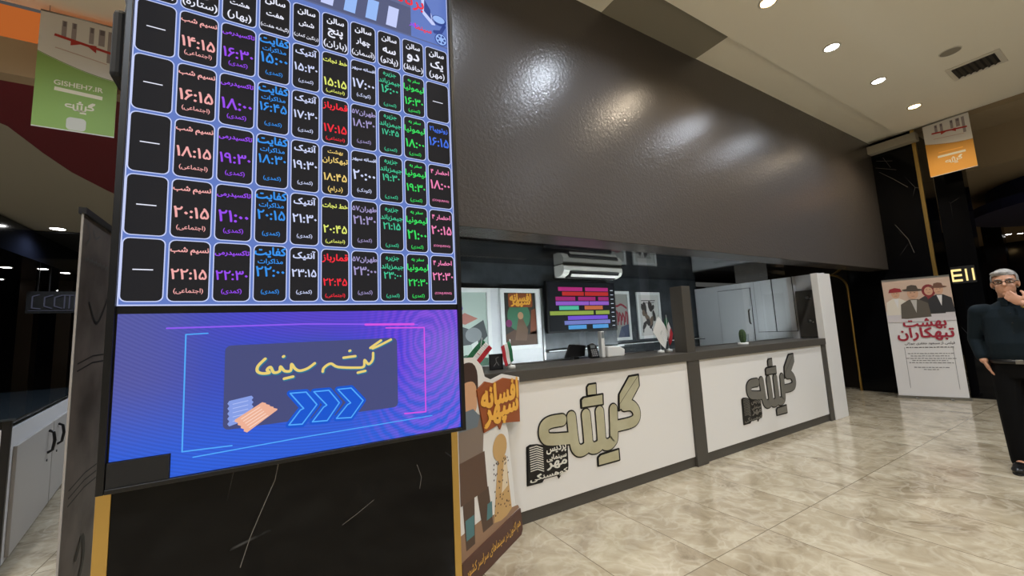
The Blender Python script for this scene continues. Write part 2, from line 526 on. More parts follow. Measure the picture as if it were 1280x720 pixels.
# marble column at the far end of the counter
ce = fr_x(9.6, 0)
structure('wall_column_end', MB().box(9.6, 10.5, 2.12, 3.30, 0, 4.6, M_MARBLE2)
          .ribbon([(-2.62, 4.24), (-2.40, 4.16)], 0.006, ce, 0.001, M_VEIN).ribbon([(-2.64, 4.12), (-2.37, 3.98)], 0.006, ce, 0.001, M_VEIN)
          .ribbon([(-2.60, 4.02), (-2.42, 3.82), (-2.26, 3.62)], 0.006, ce, 0.001, M_VEIN).ribbon([(-2.52, 4.27), (-2.44, 4.05)], 0.005, ce, 0.001, M_VEIN)
          .ribbon([(-2.50, 3.0), (-2.36, 2.7), (-2.31, 2.45)], 0.006, ce, 0.001, M_VEIN))
structure('trim_7', MB().box(9.585, 9.63, 2.07, 2.12, 0, 4.6, M_BRASS), bevel=0.003)
arch = [(9.6, 3.325, 0.0), (9.6, 3.325, 1.95)] + [(9.6, 3.325 + 0.3 * (1 - math.cos(a)), 1.95 + 0.3 * math.sin(a)) for a in [math.pi / 2 * i / 8 for i in range(1, 9)]] + [(9.6, 4.6, 2.25), (9.6, 4.7, 2.25)]
structure('door_1', MB().tube(arch, 0.022, M_BRASS, 8))
structure('wall_column_slim', MB().box(9.7, 9.98, 1.62, 1.95, 0, 4.6, M_MARBLE2))
structure('wall_corridor', MB().box(9.9, 10.5, 3.3, 4.9, 0, 2.6, M_DARKBROWN).box(7.12, 14, 8.0, 8.15, 0, 2.6, M_DARKBROWN))

# lobby on the right
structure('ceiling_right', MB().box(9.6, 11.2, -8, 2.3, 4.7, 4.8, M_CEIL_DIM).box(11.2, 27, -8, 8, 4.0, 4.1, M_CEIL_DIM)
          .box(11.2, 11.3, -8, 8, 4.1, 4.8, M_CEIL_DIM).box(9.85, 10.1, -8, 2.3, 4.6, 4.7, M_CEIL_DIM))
M_NAVY = mat('navy_soffit', (36, 40, 84), 0.6)
structure('trim_8', MB().prism([(14.4 + 2.5 * math.cos(2 * math.pi * i / 48), -0.1 + 2.5 * math.sin(2 * math.pi * i / 48)) for i in range(48)], 3.42, 3.62, M_NAVY)
          .prism([(14.4 + 2.2 * math.cos(2 * math.pi * i / 48), -0.1 + 2.2 * math.sin(2 * math.pi * i / 48)) for i in range(48)], 3.6, 4.0, M_NAVY))
structure('wall_right', MB().box(25, 25.2, -8, 9, 0, 4.0, M_DARKWALL))
mb = MB()
for i in range(9):
    mb.box(19.0, 19.4, -4 + i * 1.1, -3.6 + i * 1.1, 0, 4.0, M_MARBLE2)
structure('wall_right_piers', mb)
structure('wall_back_right', MB().box(10.5, 25, 4.6, 4.75, 0, 4.0, M_DARKBROWN))

# lobby on the left, behind the column
M_MAROON = mat('maroon_soffit', (116, 24, 36), 0.6)
curve = [(-14, 5.2), (-5.2, 5.2), (-3.4, 5.35), (-2.75, 5.7), (-2.47, 6.2), (-2.44, 6.9), (-2.38, 7.5), (-2.2, 8.2), (-1.9, 9.0), (-1.0, 10.2), (1.5, 11), (1.5, 4.97), (-14, 4.97)]
structure('trim_10', MB().prism(curve, 3.86, 4.0, M_MAROON))
M_COVE = emit('orange_cove_glow', (196, 104, 46), 0.75)
structure('trim_11', MB().box(-14, 1.5, 4.95, 5.1, 3.84, 4.17, mat('tan_plaster', (176, 152, 122), 0.85)))
structure('trim_12', MB().box(-14, -1.02, 5.0, 5.1, 4.17, 4.5, M_COVE).box(-1.02, 1.5, 5.0, 5.1, 4.17, 4.5, M_COVE))
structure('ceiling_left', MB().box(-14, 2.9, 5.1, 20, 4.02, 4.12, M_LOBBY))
structure('ceiling_dark_left', MB().box(-14, -4.3, 10.6, 24, 3.4, 4.0, M_DARKWALL).prism([(-4.35, 12.1), (-3.5, 12.0), (-2.5, 15.5), (-4.35, 15.3)], 3.98, 4.01, M_BLACKMATT))
structure('wall_left_far', MB().box(-14, 3.0, 19.8, 20, 0, 4.0, M_DARKWALL))
mb = MB()
for i, x in enumerate((-6.6, -5.7, -5.0, -4.0)):
    mb.box(x, x + 0.28, 15.5, 15.8, 0, 3.4, M_DARKBROWN)
structure('wall_left_piers', mb)
structure('wall_left', MB().box(-14.1, -14, -8, 24, 0, 4.62, M_DARKWALL))
structure('wall_rear', MB().box(-14, 27, -8.15, -8, 0, 4.62, mat('dim_brown_wall', (70, 62, 52), 0.6)))

# ------------------------------------------------------------------ downlights
M_LED_W = emit('lamp_white', (255, 255, 255), 30.0)
M_LED_Y = emit('lamp_warm', (255, 214, 150), 30.0)
M_TRIM = mat('lamp_trim', (220, 214, 200), 0.4)
def downlight(x, y, z, tint, label, group, watts, r=0.065, lampname='recessed_downlight'):
    t = thing(lampname, label, 'ceiling light', (x, y, z), 0, group)
    MB().lathe([(r + 0.022, 0.0), (r + 0.022, -0.006), (r + 0.004, -0.012), (r, -0.004), (r, 0.0)], M_TRIM, seg=24).build('trim_ring', t)
    MB().lathe([(r * 0.98, -0.002), (r * 0.98, -0.007), (r * 0.6, -0.0085), (0.001, -0.009)], M_LED_W if tint is COOL else M_LED_Y, seg=24).build('diffuser', t)
    if watts:
        ld = bpy.data.lights.new('lamp', 'SPOT')
        ld.energy = watts; ld.color = tint; ld.spot_size = SPOT_ANGLE; ld.spot_blend = 0.7; ld.shadow_soft_size = 0.06
        lo = bpy.data.objects.new('lamp', ld); COL.objects.link(lo)
        lo.parent = t; lo.location = (0, 0, -0.03)
    return t
VIS = {4.12: (WARM, 'warm downlight at the top edge of the photo, nearest the camera in its row'),
       5.50: (COOL, 'white ceiling downlight between the warm one at the top edge and the next white one'),
       6.88: (COOL, 'white ceiling downlight next to the warm one by the orange banner'),
       8.26: (WARM, 'warm ceiling downlight nearest the orange hanging banner')}
k = 0
for row in (1.73, -0.6, -3.2, -6.0):
    for i in range(-9, 4):
        x = 4.12 + 1.38 * i
        if row == 1.73 and -1.0 < x < 0.9: continue
        vis = None
        for vx in VIS:
            if row == 1.73 and abs(vx - x) < 0.02: vis = VIS[vx]
        if vis is None and row != 1.73 and i % 2: continue
        if vis:
            downlight(x, row, 4.5, vis[0], vis[1], 'downlights in the beige ceiling', LAMP_W)
        else:
            k += 1
            downlight(x, row, 4.5, WARM if k % 3 == 0 else COOL, 'recessed downlight of the beige ceiling above or behind the camera', 'downlights out of the picture', LAMP_W * (1.0 if row == 1.73 else 2.0))
# unseen lamps added behind the timetable screen to brighten the left lobby
for (x, y, z, w) in ((0.4, 5.5, 3.86, 260), (-0.6, 8.2, 3.86, 200)):
    downlight(x, y, z, COOL, 'recessed downlight in the maroon soffit, behind the timetable screen', 'downlights out of the picture', w)
# unseen strip lamp added behind the worktop edge to brighten the booth
st_ = thing('added_strip_lamp', 'long white strip lamp on the staff side edge of the worktop', 'lamp', (3.5, 3.262, 1.07))
MB().box(-3.2, 3.1, -0.011, 0.004, -0.02, 0.02, M_TRIM).build('housing', st_, bevel=0.003)
MB().box(-3.18, 3.08, 0.004, 0.012, -0.012, 0.012, emit('added_lamp_strip', (226, 238, 255), 3.0)).build('tube', st_)
for xx in (-2.2, 0.0, 2.0):
    ld = bpy.data.lights.new('lamp', 'AREA'); ld.shape = 'RECTANGLE'; ld.size = 2.0; ld.size_y = 0.03; ld.energy = BOOTH_W; ld.color = (0.88, 0.95, 1.0)
    lo = bpy.data.objects.new('lamp', ld); COL.objects.link(lo); lo.parent = st_; lo.location = (xx, 0.015, 0.0); lo.rotation_euler = (math.radians(138), 0, 0)
for x in (-1.5, -3.4, -5.3):  # unseen downlights added to throw light on the green banner
    downlight(x, 3.4, 4.5, COOL, 'recessed downlight of the beige ceiling above or behind the camera', 'downlights out of the picture', LAMP_W)
# lobby lamps, left and right
for (x, y, tint, lab, w) in ((-4.6, 11.74, COOL, 'far left lobby downlight cut by the photo edge', 120), (-3.88, 11.8, COOL, 'far left lobby downlight nearest the brown banner', 120)):
    downlight(x, y, 4.02, tint, lab, 'far left lobby downlights', w, 0.11)
for n, (x, y) in enumerate(((-5.11, 13.27), (-4.58, 13.36), (-4.38, 13.9), (-6.0, 15.3), (-5.8, 16.6), (-5.7, 17.8), (-6.3, 15.6))):
    downlight(x, y, 3.4, COOL, 'small downlight in the dark ceiling of the far left lobby', 'small lamps of the dark left ceiling', 0, 0.08)
for (x, y, lab) in ((16.55, 2.5, 'bright lamp right of the slim black pillar, above the navy soffit'), (21.3, 3.7, 'small lamp beside the slim black pillar, left of the man'), (20.6, 3.05, 'small lamp under the navy soffit, just above the man')):
    downlight(x, y, 4.0, WARM, lab, 'far right lobby downlights', 40, 0.11)
for n in range(9):
    downlight(22.2 + 0.25 * (n % 3), 2.9 - 0.33 * n + 0.1 * (n % 2), 4.0, COOL, 'tiny lamp in the cluster at the right edge above the man', 'tiny lamps at the right edge', 0, 0.07)

# ------------------------------------------------------------------ LED schedule display
def screen_mat():
    """blue-violet picture shown on the lower LED panel"""
    m = bpy.data.materials.new('led_picture'); m.use_nodes = True
    nt = m.node_tree; L = nt.links.new
    b = nt.nodes['Principled BSDF']
    b.inputs['Base Color'].default_value = (0.01, 0.01, 0.01, 1); b.inputs['Roughness'].default_value = 0.5; b.inputs['Specular IOR Level'].default_value = 0.15
    tc = nt.nodes.new('ShaderNodeTexCoord'); sp = nt.nodes.new('ShaderNodeSeparateXYZ')
    L(tc.outputs['Object'], sp.inputs[0])
    def maprange(src, a, c, lo=0.0, hi=1.0):
        n = nt.nodes.new('ShaderNodeMapRange'); n.inputs[1].default_value = a; n.inputs[2].default_value = c
        n.inputs[3].default_value = lo; n.inputs[4].default_value = hi; n.interpolation_type = 'SMOOTHSTEP'
        L(src, n.inputs[0]); return n.outputs[0]
    def mix(fac, c1, c2):
        n = nt.nodes.new('ShaderNodeMixRGB')
        if fac is not None: L(fac, n.inputs[0])
        for k, c in ((1, c1), (2, c2)):
            if isinstance(c, tuple): n.inputs[k].default_value = lin(c)
            else: L(c, n.inputs[k])
        return n.outputs[0]
    # left dull grey-blue -> blue -> violet on the right
    ramp = nt.nodes.new('ShaderNodeValToRGB'); cr = ramp.color_ramp
    cr.elements[0].position = 0.0; cr.elements[0].color = lin((88, 92, 168))
    cr.elements[1].position = 1.0; cr.elements[1].color = lin((118, 108, 216))
    for p, c in ((0.10, (66, 82, 190)), (0.24, (52, 78, 206)), (0.5, (58, 80, 190)), (0.72, (64, 72, 214)), (0.86, (74, 60, 226))):
        e = cr.elements.new(p); e.color = lin(c)
    L(maprange(sp.outputs[0], -0.46, 0.80), ramp.inputs[0])
    low = maprange(sp.outputs[2], 1.32, 0.98)
    col = mix(low, ramp.outputs[0], (44, 98, 226))
    up = maprange(sp.outputs[2], 1.36, 1.50)
    upm = nt.nodes.new('ShaderNodeMath'); upm.operation = 'MULTIPLY'; L(up, upm.inputs[0])
    L(maprange(sp.outputs[0], -0.42, 0.2, 0.0, 0.7), upm.inputs[1])
    col = mix(upm.outputs[0], col, (98, 62, 214))
    # moire arcs as an LED wall shows them
    w = nt.nodes.new('ShaderNodeTexWave'); w.wave_type = 'RINGS'; w.rings_direction = 'Y'
    mp = nt.nodes.new('ShaderNodeMapping'); mp.inputs['Location'].default_value = (-0.64, 0, -0.86); mp.inputs['Scale'].default_value = (1.0, 1.0, 0.62)
    L(tc.outputs['Object'], mp.inputs['Vector']); L(mp.outputs['Vector'], w.inputs['Vector'])
    w.inputs['Scale'].default_value = 10.0; w.inputs['Distortion'].default_value = 3.5; w.inputs['Detail'].default_value = 2.0; w.inputs['Detail Scale'].default_value = 2.5
    mm = nt.nodes.new('ShaderNodeMath'); mm.operation = 'MULTIPLY'; L(w.outputs['Fac'], mm.inputs[0])
    L(maprange(sp.outputs[0], 0.25, 0.68, 0.0, 0.5), mm.inputs[1])
    col = mix(mm.outputs[0], col, (166, 92, 246))
    w2 = nt.nodes.new('ShaderNodeTexWave'); w2.wave_type = 'RINGS'; w2.rings_direction = 'Y'
    mp2 = nt.nodes.new('ShaderNodeMapping'); mp2.inputs['Location'].default_value = (-0.3, 0, -2.6)
    L(tc.outputs['Object'], mp2.inputs['Vector']); L(mp2.outputs['Vector'], w2.inputs['Vector'])
    w2.inputs['Scale'].default_value = 26.0; w2.inputs['Distortion'].default_value = 0.4
    mm2 = nt.nodes.new('ShaderNodeMath'); mm2.operation = 'MULTIPLY'; L(w2.outputs['Fac'], mm2.inputs[0]); mm2.inputs[1].default_value = 0.22
    col = mix(mm2.outputs[0], col, (28, 34, 120))
    L(col, b.inputs['Emission Color']); b.inputs['Emission Strength'].default_value = 0.95
    return m

LF = fr_y(1.9)
led = thing('led_display', 'tall portrait screen with the film timetable over a blue ticket advert, on the black column', 'display screen', (0, 0, 0))
mb = MB()   # black housing with a recess for the screens
mb.box(-0.49, 0.83, 1.9, 1.95, 0.935, 3.52, M_BLACK)
mb.box(-0.49, -0.469, 1.885, 1.9, 0.935, 3.52, M_BLACK).box(0.808, 0.83, 1.885, 1.9, 0.935, 3.52, M_BLACK)
mb.box(-0.469, 0.808, 1.885, 1.9, 3.48, 3.52, M_BLACK).box(-0.469, 0.808, 1.885, 1.9, 0.935, 0.952, M_BLACK)
mb.build('housing', led, bevel=0.003)
MB().box(-0.545, -0.49, 1.93, 2.06, 2.86, 3.25, M_BLACKMATT).tube([(-0.52, 1.97, 2.86), (-0.50, 1.97, 2.74), (-0.515, 1.97, 2.6)], 0.012, M_BLACK, 8).build('cable_box', led, bevel=0.02)
MB().box(-0.54, -0.49, 1.93, 2.06, 2.42, 2.70, M_BLACKMATT).build('cable_box', led, bevel=0.02)

E_BORDER = emit('led_border_blue', (98, 124, 198), 0.95)
E_LINE = emit('led_line_white', (196, 206, 246), 1.0)
M_CELL = emit('led_cell_dark', (24, 24, 29), 1.0)
E_HEAD = emit('led_title_band', (96, 106, 146), 1.0)
tbl = MB()
tbl.rect(-0.468, 0.806, 1.560, 2.965, LF, 0.001, E_BORDER)
tbl.rect(-0.468, 0.806, 2.965, 3.475, LF, 0.001, E_HEAD)
XS = [-0.468, -0.34, -0.206, -0.075, 0.052, 0.172, 0.296, 0.423, 0.546, 0.668, 0.803]
ZS = [2.946, 2.748, 2.523, 2.291, 2.050, 1.812, 1.570]
for r in range(6):
    for c in range(10):
        u0, u1, v1, v0 = XS[c] + 0.004, XS[c + 1] - 0.004, ZS[r] - 0.004, ZS[r + 1] + 0.004
        a = rrect(u0, u1, v0, v1, 0.020); b_ = rrect(u0 + 0.0035, u1 - 0.0035, v0 + 0.0035, v1 - 0.0035, 0.018)
        tbl.ring(a, b_, LF, 0.002, E_LINE)
        tbl.poly(b_, LF, 0.002, M_CELL)
tbl.rect(-0.468, -0.464, 1.560, 3.475, LF, 0.002, E_LINE).rect(0.802, 0.806, 1.560, 3.475, LF, 0.002, E_LINE)
tbl.rect(-0.468, 0.806, 1.560, 1.565, LF, 0.002, E_LINE)
# title band: film strip, camera drawing and cinema logo
E_FRAME = emit('led_film_frame', (150, 186, 246), 1.0)
E_FRAME2 = emit('led_film_frame_pale', (196, 206, 250), 1.0)
E_STRIP = emit('led_strip_grey', (84, 90, 124), 1.0)
tbl.rect(-0.464, 0.60, 2.972, 3.13, LF, 0.002, E_STRIP)
for i in range(10):
    u = -0.43 + i * 0.1
    tbl.poly([(u, 2.985), (u + 0.052, 2.985), (u + 0.068, 3.095), (u + 0.016, 3.095)], LF, 0.003, E_FRAME if i % 3 else E_FRAME2)
    tbl.poly([(u + 0.03, 3.2), (u + 0.075, 3.2), (u + 0.10, 3.33), (u + 0.055, 3.33)], LF, 0.003, E_FRAME)
tbl.rect(0.60, 0.802, 2.97, 3.475, LF, 0.002, E_BORDER)
E_NAVY = emit('led_drawing_navy', (44, 66, 140), 1.0)
E_SKY = emit('led_drawing_sky', (150, 184, 244), 1.0)
tbl.poly([(0.655, 3.24), (0.665, 3.12), (0.715, 3.075), (0.735, 3.08), (0.70, 3.17)], LF, 0.003, E_FRAME2)
tbl.poly([(0.675, 3.21), (0.672, 3.14), (0.712, 3.105), (0.708, 3.16)], LF, 0.004, E_NAVY)
tbl.poly(ell(0.755, 3.115, 0.042, 0.030), LF, 0.003, E_NAVY).poly(ell(0.755, 3.12, 0.034, 0.021), LF, 0.004, E_SKY)
tbl.stroke([(0.785, 3.09), (0.765, 3.05), (0.73, 3.04)], 0.02, LF, 0.003, E_NAVY)
tbl.poly(ell(0.765, 3.005, 0.036, 0.036, 24), LF, 0.004, E_NAVY).poly(ell(0.765, 3.005, 0.031, 0.031, 24), LF, 0.005, E_SKY)
for i in range(6):
    a = i * math.pi / 3
    tbl.poly(ell(0.765 + 0.019 * math.cos(a), 3.005 + 0.019 * math.sin(a), 0.007, 0.007, 10), LF, 0.006, E_NAVY)
E_RED = emit('led_red', (240, 40, 58), 1.0)
tbl.text('برنامه اکران', 0.47, 3.165, 0.40, 0.13, LF, 0.005, E_RED, 0.02)
tbl.text('سینما', 0.665, 3.03, 0.09, 0.07, LF, 0.005, E_RED, 0.03)
tbl.text('مهر', 0.615, 3.035, 0.05, 0.05, LF, 0.005, emit('led_violet', (150, 74, 236), 1.0), 0.02)

CLR = {'w': emit('led_white', (232, 234, 250)), 'p': emit('led_salmon', (240, 170, 168)), 'v': emit('led_violet', (150, 74, 236)),
       'b': emit('led_blue', (50, 142, 232)), 'l': emit('led_pale', (206, 214, 248)), 'y': emit('led_yellow', (226, 234, 112)),
       'r': emit('led_red', (240, 40, 58)), 'o': emit('led_amber', (238, 206, 118)), 'g': emit('led_lilac_grey', (160, 150, 200)),
       't': emit('led_teal', (64, 196, 150)), 'n': emit('led_green', (52, 222, 96)), 's': emit('led_royal', (64, 112, 230)), 'k': emit('led_pink', (240, 132, 182))}
HEAD = [('ده', '(سپهر)'), ('نه', '(ستاره)'), ('هشت', '(بهار)'), ('هفت', '(گیشه هفت)'), ('شش', '(رنگین کمان)'), ('پنج', '(باران)'),
        ('چهار', '(آسمان)'), ('سه', '(پلاتو)'), ('دو', '(حافظ)'), ('یک', '(مهر)')]
S, K, D = '(اجتماعی)', '(کمدی)', '(کودک)'
def col(c, name, times, g): return [(c, name, t, g) for t in times]
GRID = {1: col('p', ['نسیم شب'], ['14:15', '16:15', '18:15', '20:15', '22:15'], S),
        2: col('v', ['تاکسیدرمی'], ['16:30', '18:00', '19:30', '21:00', '22:30'], K),
        3: col('b', ['کفایت', 'مذاکرات'], ['15:00', '16:45', '18:30', '20:15', '22:00'], K),
        4: col('l', ['آنتیک'], ['15:30', '17:30', '19:30', '21:30', '23:15'], K),
        5: [('y', ['خط نجات'], '15:15', S), ('r', ['قمارباز'], '17:15', S), ('o', ['بهشت', 'تبهکاران'], '18:45', '(درام)'), ('y', ['خط نجات'], '20:45', S), ('r', ['قمارباز'], '22:45', S)],
        6: [('l', ['افسانه سپهر'], '17:00', D), ('g', ['طهران57'], '18:30', K), ('l', ['افسانه سپهر'], '20:00', D), ('g', ['طهران57'], '21:30', K), ('g', ['طهران57'], '23:00', K)],
        7: col('t', ['جزیره', 'جیمزباند'], ['16:00', '17:45', '19:30', '21:15', '23:00'], K),
        8: col('n', ['سفر به', 'لیمونیا'], ['16:30', '18:00', '19:30', '21:00', '22:30'], K),
        9: [None, ('s', ['زوتوپیا2'], '16:15', ''), ('k', ['احضار 4'], '18:00', '(CONJURING)'), ('k', ['احضار 4'], '20:15', '(CONJURING)'), ('k', ['احضار 4'], '22:30', '(CONJURING)')]}
O = 0.0035
for c in range(10):
    uc = (XS[c] + XS[c + 1]) / 2; W = XS[c + 1] - XS[c] - 0.022
    zt, zb = ZS[0], ZS[1]
    tbl.text('سالن', uc, zt - 0.042, W * 0.72, 0.055, LF, O, CLR['w'], 0.03)
    tbl.text(HEAD[c][0], uc, zt - 0.102, W * 0.62, 0.052, LF, O, CLR['w'], 0.03)
    tbl.text(HEAD[c][1], uc, zb + 0.038, W, 0.040, LF, O, CLR['w'], 0.016)
    for r in range(5):
        zt, zb = ZS[r + 1], ZS[r + 2]
        e = GRID[c][r] if c in GRID else None
        if e is None:
            tbl.rect(uc - 0.028, uc + 0.028, (zt + zb) / 2 - 0.002, (zt + zb) / 2 + 0.002, LF, O, CLR['w']); continue
        cc = CLR[e[0]]; t = e[2].translate(FA)
        two = len(e[1]) > 1
        if two:
            tbl.text(e[1][0].translate(FA), uc, zt - 0.034, W * (1.04 if c == 3 else 0.62), 0.042, LF, O, cc, 0.035 if c == 3 else 0.02, grow=c == 3)
            tbl.text(e[1][1].translate(FA), uc, zt - 0.074, W * (0.84 if c == 3 else 1.04), 0.044, LF, O, cc, 0.02)
        else:
            tbl.text(e[1][0].translate(FA), uc, zt - (0.046 if c != 4 else 0.040), W * (0.86 if c in (4, 9) else 1.02), 0.060, LF, O, cc, 0.030)
        tz = {3: 0.114, 7: 0.114, 8: 0.146, 6: 0.098 if e[0] == 'g' else 0.122, 9: 0.112, 4: 0.116, 5: 0.152}.get(c, 0.134)
        tbl.text(t, uc, zt - tz, W * (0.94 if c != 7 else 0.8), 0.046, LF, O, cc, 0.018, rtl=False)
        if e[3]:
            tbl.text(e[3], uc, zb + (0.044 if c in (1, 2, 3, 4, 6, 9) else 0.030), W * (0.78 if e[3] in (S, '(CONJURING)') else 0.60), 0.036, LF, O, cc, 0.014, rtl=e[3] != '(CONJURING)')
tag(tbl.build('timetable_panel', led), 'upper screen with a black grid of film times in Persian')

adv = MB()
SCR = screen_mat()
adv.poly([(-0.303, 0.953), (0.806, 0.953), (0.806, 1.532), (-0.464, 1.532), (-0.464, 1.036), (-0.303, 1.036)], LF, 0.001, SCR)
E_GREY = emit('led_slate', (72, 78, 128), 0.9)
E_CYAN = emit('led_cyan_line', (80, 168, 250), 1.0)
E_MAG = emit('led_magenta_line', (214, 82, 226), 1.0)
E_VLINE = emit('led_violet_line', (140, 88, 240), 1.0)
E_GOLD = emit('led_gold', (232, 206, 116), 1.0)
E_TEALED = emit('led_teal_edge', (40, 120, 150), 1.0)
adv.poly(rrect(-0.155, 0.50, 1.09, 1.405, 0.02), LF, 0.0015, E_GREY)
adv.stroke([(-0.21, 1.455), (-0.275, 1.453), (-0.272, 1.035), (-0.125, 1.03)], 0.0045, LF, 0.002, E_CYAN)
adv.stroke([(-0.24, 1.01), (0.1, 1.02), (0.66, 1.028)], 0.004, LF, 0.002, E_CYAN)
adv.stroke([(-0.33, 1.478), (0.12, 1.480), (0.46, 1.468), (0.60, 1.462)], 0.006, LF, 0.002, E_VLINE)
adv.stroke([(0.36, 1.470), (0.58, 1.465)], 0.010, LF, 0.0025, E_MAG)
adv.stroke([(0.45, 1.452), (0.632, 1.447), (0.63, 1.05), (0.53, 1.055)], 0.006, LF, 0.002, E_MAG)
SCRIPT_STROKES = [
    [(0.1545, 1.3143), (0.1279, 1.2952), (0.0984, 1.2883), (0.0809, 1.2992), (0.0691, 1.3175), (0.0656, 1.2912), (0.044, 1.2924), (0.03, 1.3107), (0.0265, 1.2926), (0.0068, 1.2894), (-0.0045, 1.3115), (-0.0165, 1.302), (-0.0085, 1.2901), (-0.0326, 1.2895), (-0.0488, 1.2993), (-0.0468, 1.3199), (-0.0233, 1.3459)],
    [(0.0389, 1.3499), (0.0414, 1.3512)], [(0.0432, 1.2613), (0.0748, 1.2667)],
    [(0.3916, 1.3414), (0.389, 1.3099), (0.3712, 1.2931), (0.3546, 1.3125), (0.3506, 1.2839), (0.3169, 1.282), (0.2445, 1.2912), (0.2163, 1.3079), (0.19, 1.2928), (0.1852, 1.2769)],
    [(0.2674, 1.329), (0.3157, 1.3325)], [(0.2915, 1.3566), (0.2944, 1.358)], [(0.3257, 1.2596), (0.3573, 1.2646)],
    [(0.3795, 1.3645), (0.4267, 1.3955)], [(0.3895, 1.3615), (0.4249, 1.3754), (0.4717, 1.3973)]]
for s_ in SCRIPT_STROKES:
    q = smooth_line(s_)
    adv.stroke([(a + 0.002, b_ - 0.003) for a, b_ in q], 0.0145, LF, 0.002, E_TEALED)
    adv.stroke(q, 0.0105, LF, 0.0028, E_GOLD)
CHEVRONS = [
    [(0.0653, 1.2009), (0.1233, 1.1992), (0.1634, 1.1437), (0.11, 1.0727), (0.0624, 1.0765), (0.1031, 1.1302), (0.1147, 1.1343), (0.0653, 1.2009)],
    [(0.1518, 1.1973), (0.2095, 1.1966), (0.2501, 1.1399), (0.2029, 1.0729), (0.1472, 1.0762), (0.1891, 1.1294), (0.2014, 1.1366), (0.1518, 1.1973)],
    [(0.2444, 1.1965), (0.2982, 1.1965), (0.3473, 1.1374), (0.2978, 1.0715), (0.2388, 1.0764), (0.2835, 1.1281), (0.2958, 1.1333), (0.2444, 1.1965)]]
E_DEEP = emit('led_deep_blue', (12, 84, 206), 1.0)
for q in CHEVRONS:
    adv.stroke(q, 0.024, LF, 0.002, E_DEEP).poly(q[:-1], LF, 0.0021, E_DEEP)
for q in CHEVRONS:
    adv.stroke(q, 0.005, LF, 0.0028, E_CYAN)
E_TK1 = emit('led_ticket_blue', (132, 156, 228), 1.0); E_TK2 = emit('led_ticket_orange', (236, 176, 150), 1.0)
E_TK1L = emit('led_ticket_blue_line', (176, 192, 244), 1.0); E_TK2L = emit('led_ticket_cream', (250, 220, 206), 1.0)
def ticket(p, o, c1, c2, n):
    (ax, ay), (bx, by), (cx, cy), (dx, dy) = p
    L1 = []; R1 = []
    for i in range(n + 1):
        t = i / n; z = 0.006 if i % 2 else 0.0
        L1.append((ax + (bx - ax) * 0 + (dx - ax) * t - z, ay + (dy - ay) * t)); R1.append((bx + (cx - bx) * t + z, by + (cy - by) * t))
    adv.poly(L1 + R1[::-1], LF, o, c1)
    for i in range(1, 6):
        t = i / 6
        adv.stroke([(ax + (dx - ax) * t + (bx - ax) * 0.15, ay + (dy - ay) * t + (by - ay) * 0.15), (ax + (dx - ax) * t + (bx - ax) * 0.85, ay + (dy - ay) * t + (by - ay) * 0.85)], 0.0025, LF, o + 0.0006, c2, False)
ticket([(-0.1372, 1.196), (-0.0664, 1.2074), (-0.0634, 1.1229), (-0.1352, 1.1016)], 0.002, E_TK1, E_TK1L, 10)
ticket([(-0.1177, 1.124), (-0.0306, 1.1778), (0.0213, 1.1414), (-0.0781, 1.0703)], 0.003, E_TK2, E_TK2L, 8)
tag(adv.build('advert_panel', led), 'lower screen with a blue ticket office advert and three arrows')
MB().box(-0.466, -0.305, 1.888, 1.9, 0.953, 1.034, M_BLACKMATT).build('unlit_module', led)

# ------------------------------------------------------------------ ticket counter
CY = 2.655
ctr = thing('ticket_counter', 'long ticket counter with white front panels and charcoal frame, logos on the front', 'counter', (0.2, 2.68, 0))
def part(mb, name, parent=ctr, **kw):
    o = mb.build(name, None, **kw)
    o.parent = parent
    o.matrix_parent_inverse = Matrix.Translation(-Vector(parent.location)) if parent.rotation_euler.z == 0 else parent.matrix_basis.inverted()
    return o
MBX = MB
part(MB().box(0.22, 6.655, 2.67, 2.70, 0.0, 0.092, M_LAMINATE), 'plinth', bevel=0.003)
part(MB().box(3.62, 3.80, 2.64, 2.70, 0, 1.03, M_LAMINATE), 'divider_post', bevel=0.003)
tag(MB().box(3.63, 3.765, 2.645, 2.79, 1.1155, 1.80, M_LAMINATE).build('pillar', None, bevel=0.003), 'short charcoal pillar standing on the worktop beside the two table flags', 'pillar')
part(MB().box(6.54, 6.66, 2.645, 2.70, 0, 1.03, M_LAMINATE), 'end_post', bevel=0.003)
part(MB().box(0.22, 6.655, 2.70, 2.98, 0.0, 1.02, M_LAMINATE), 'body')
pan1 = part(MB().box(0.22, 3.62, 2.66, 2.70, 0.094, 1.028, M_WHITE), 'front_panel', bevel=0.002)
pan2 = part(MB().box(3.80, 6.54, 2.66, 2.70, 0.094, 1.028, M_WHITE), 'front_panel', bevel=0.002)
tag(MB().box(0.21, 6.655, 2.635, 3.25, 1.03, 1.115, M_LAMINATE).build('worktop', None, bevel=0.004), 'charcoal worktop running along the top of the white ticket counter', 'worktop')

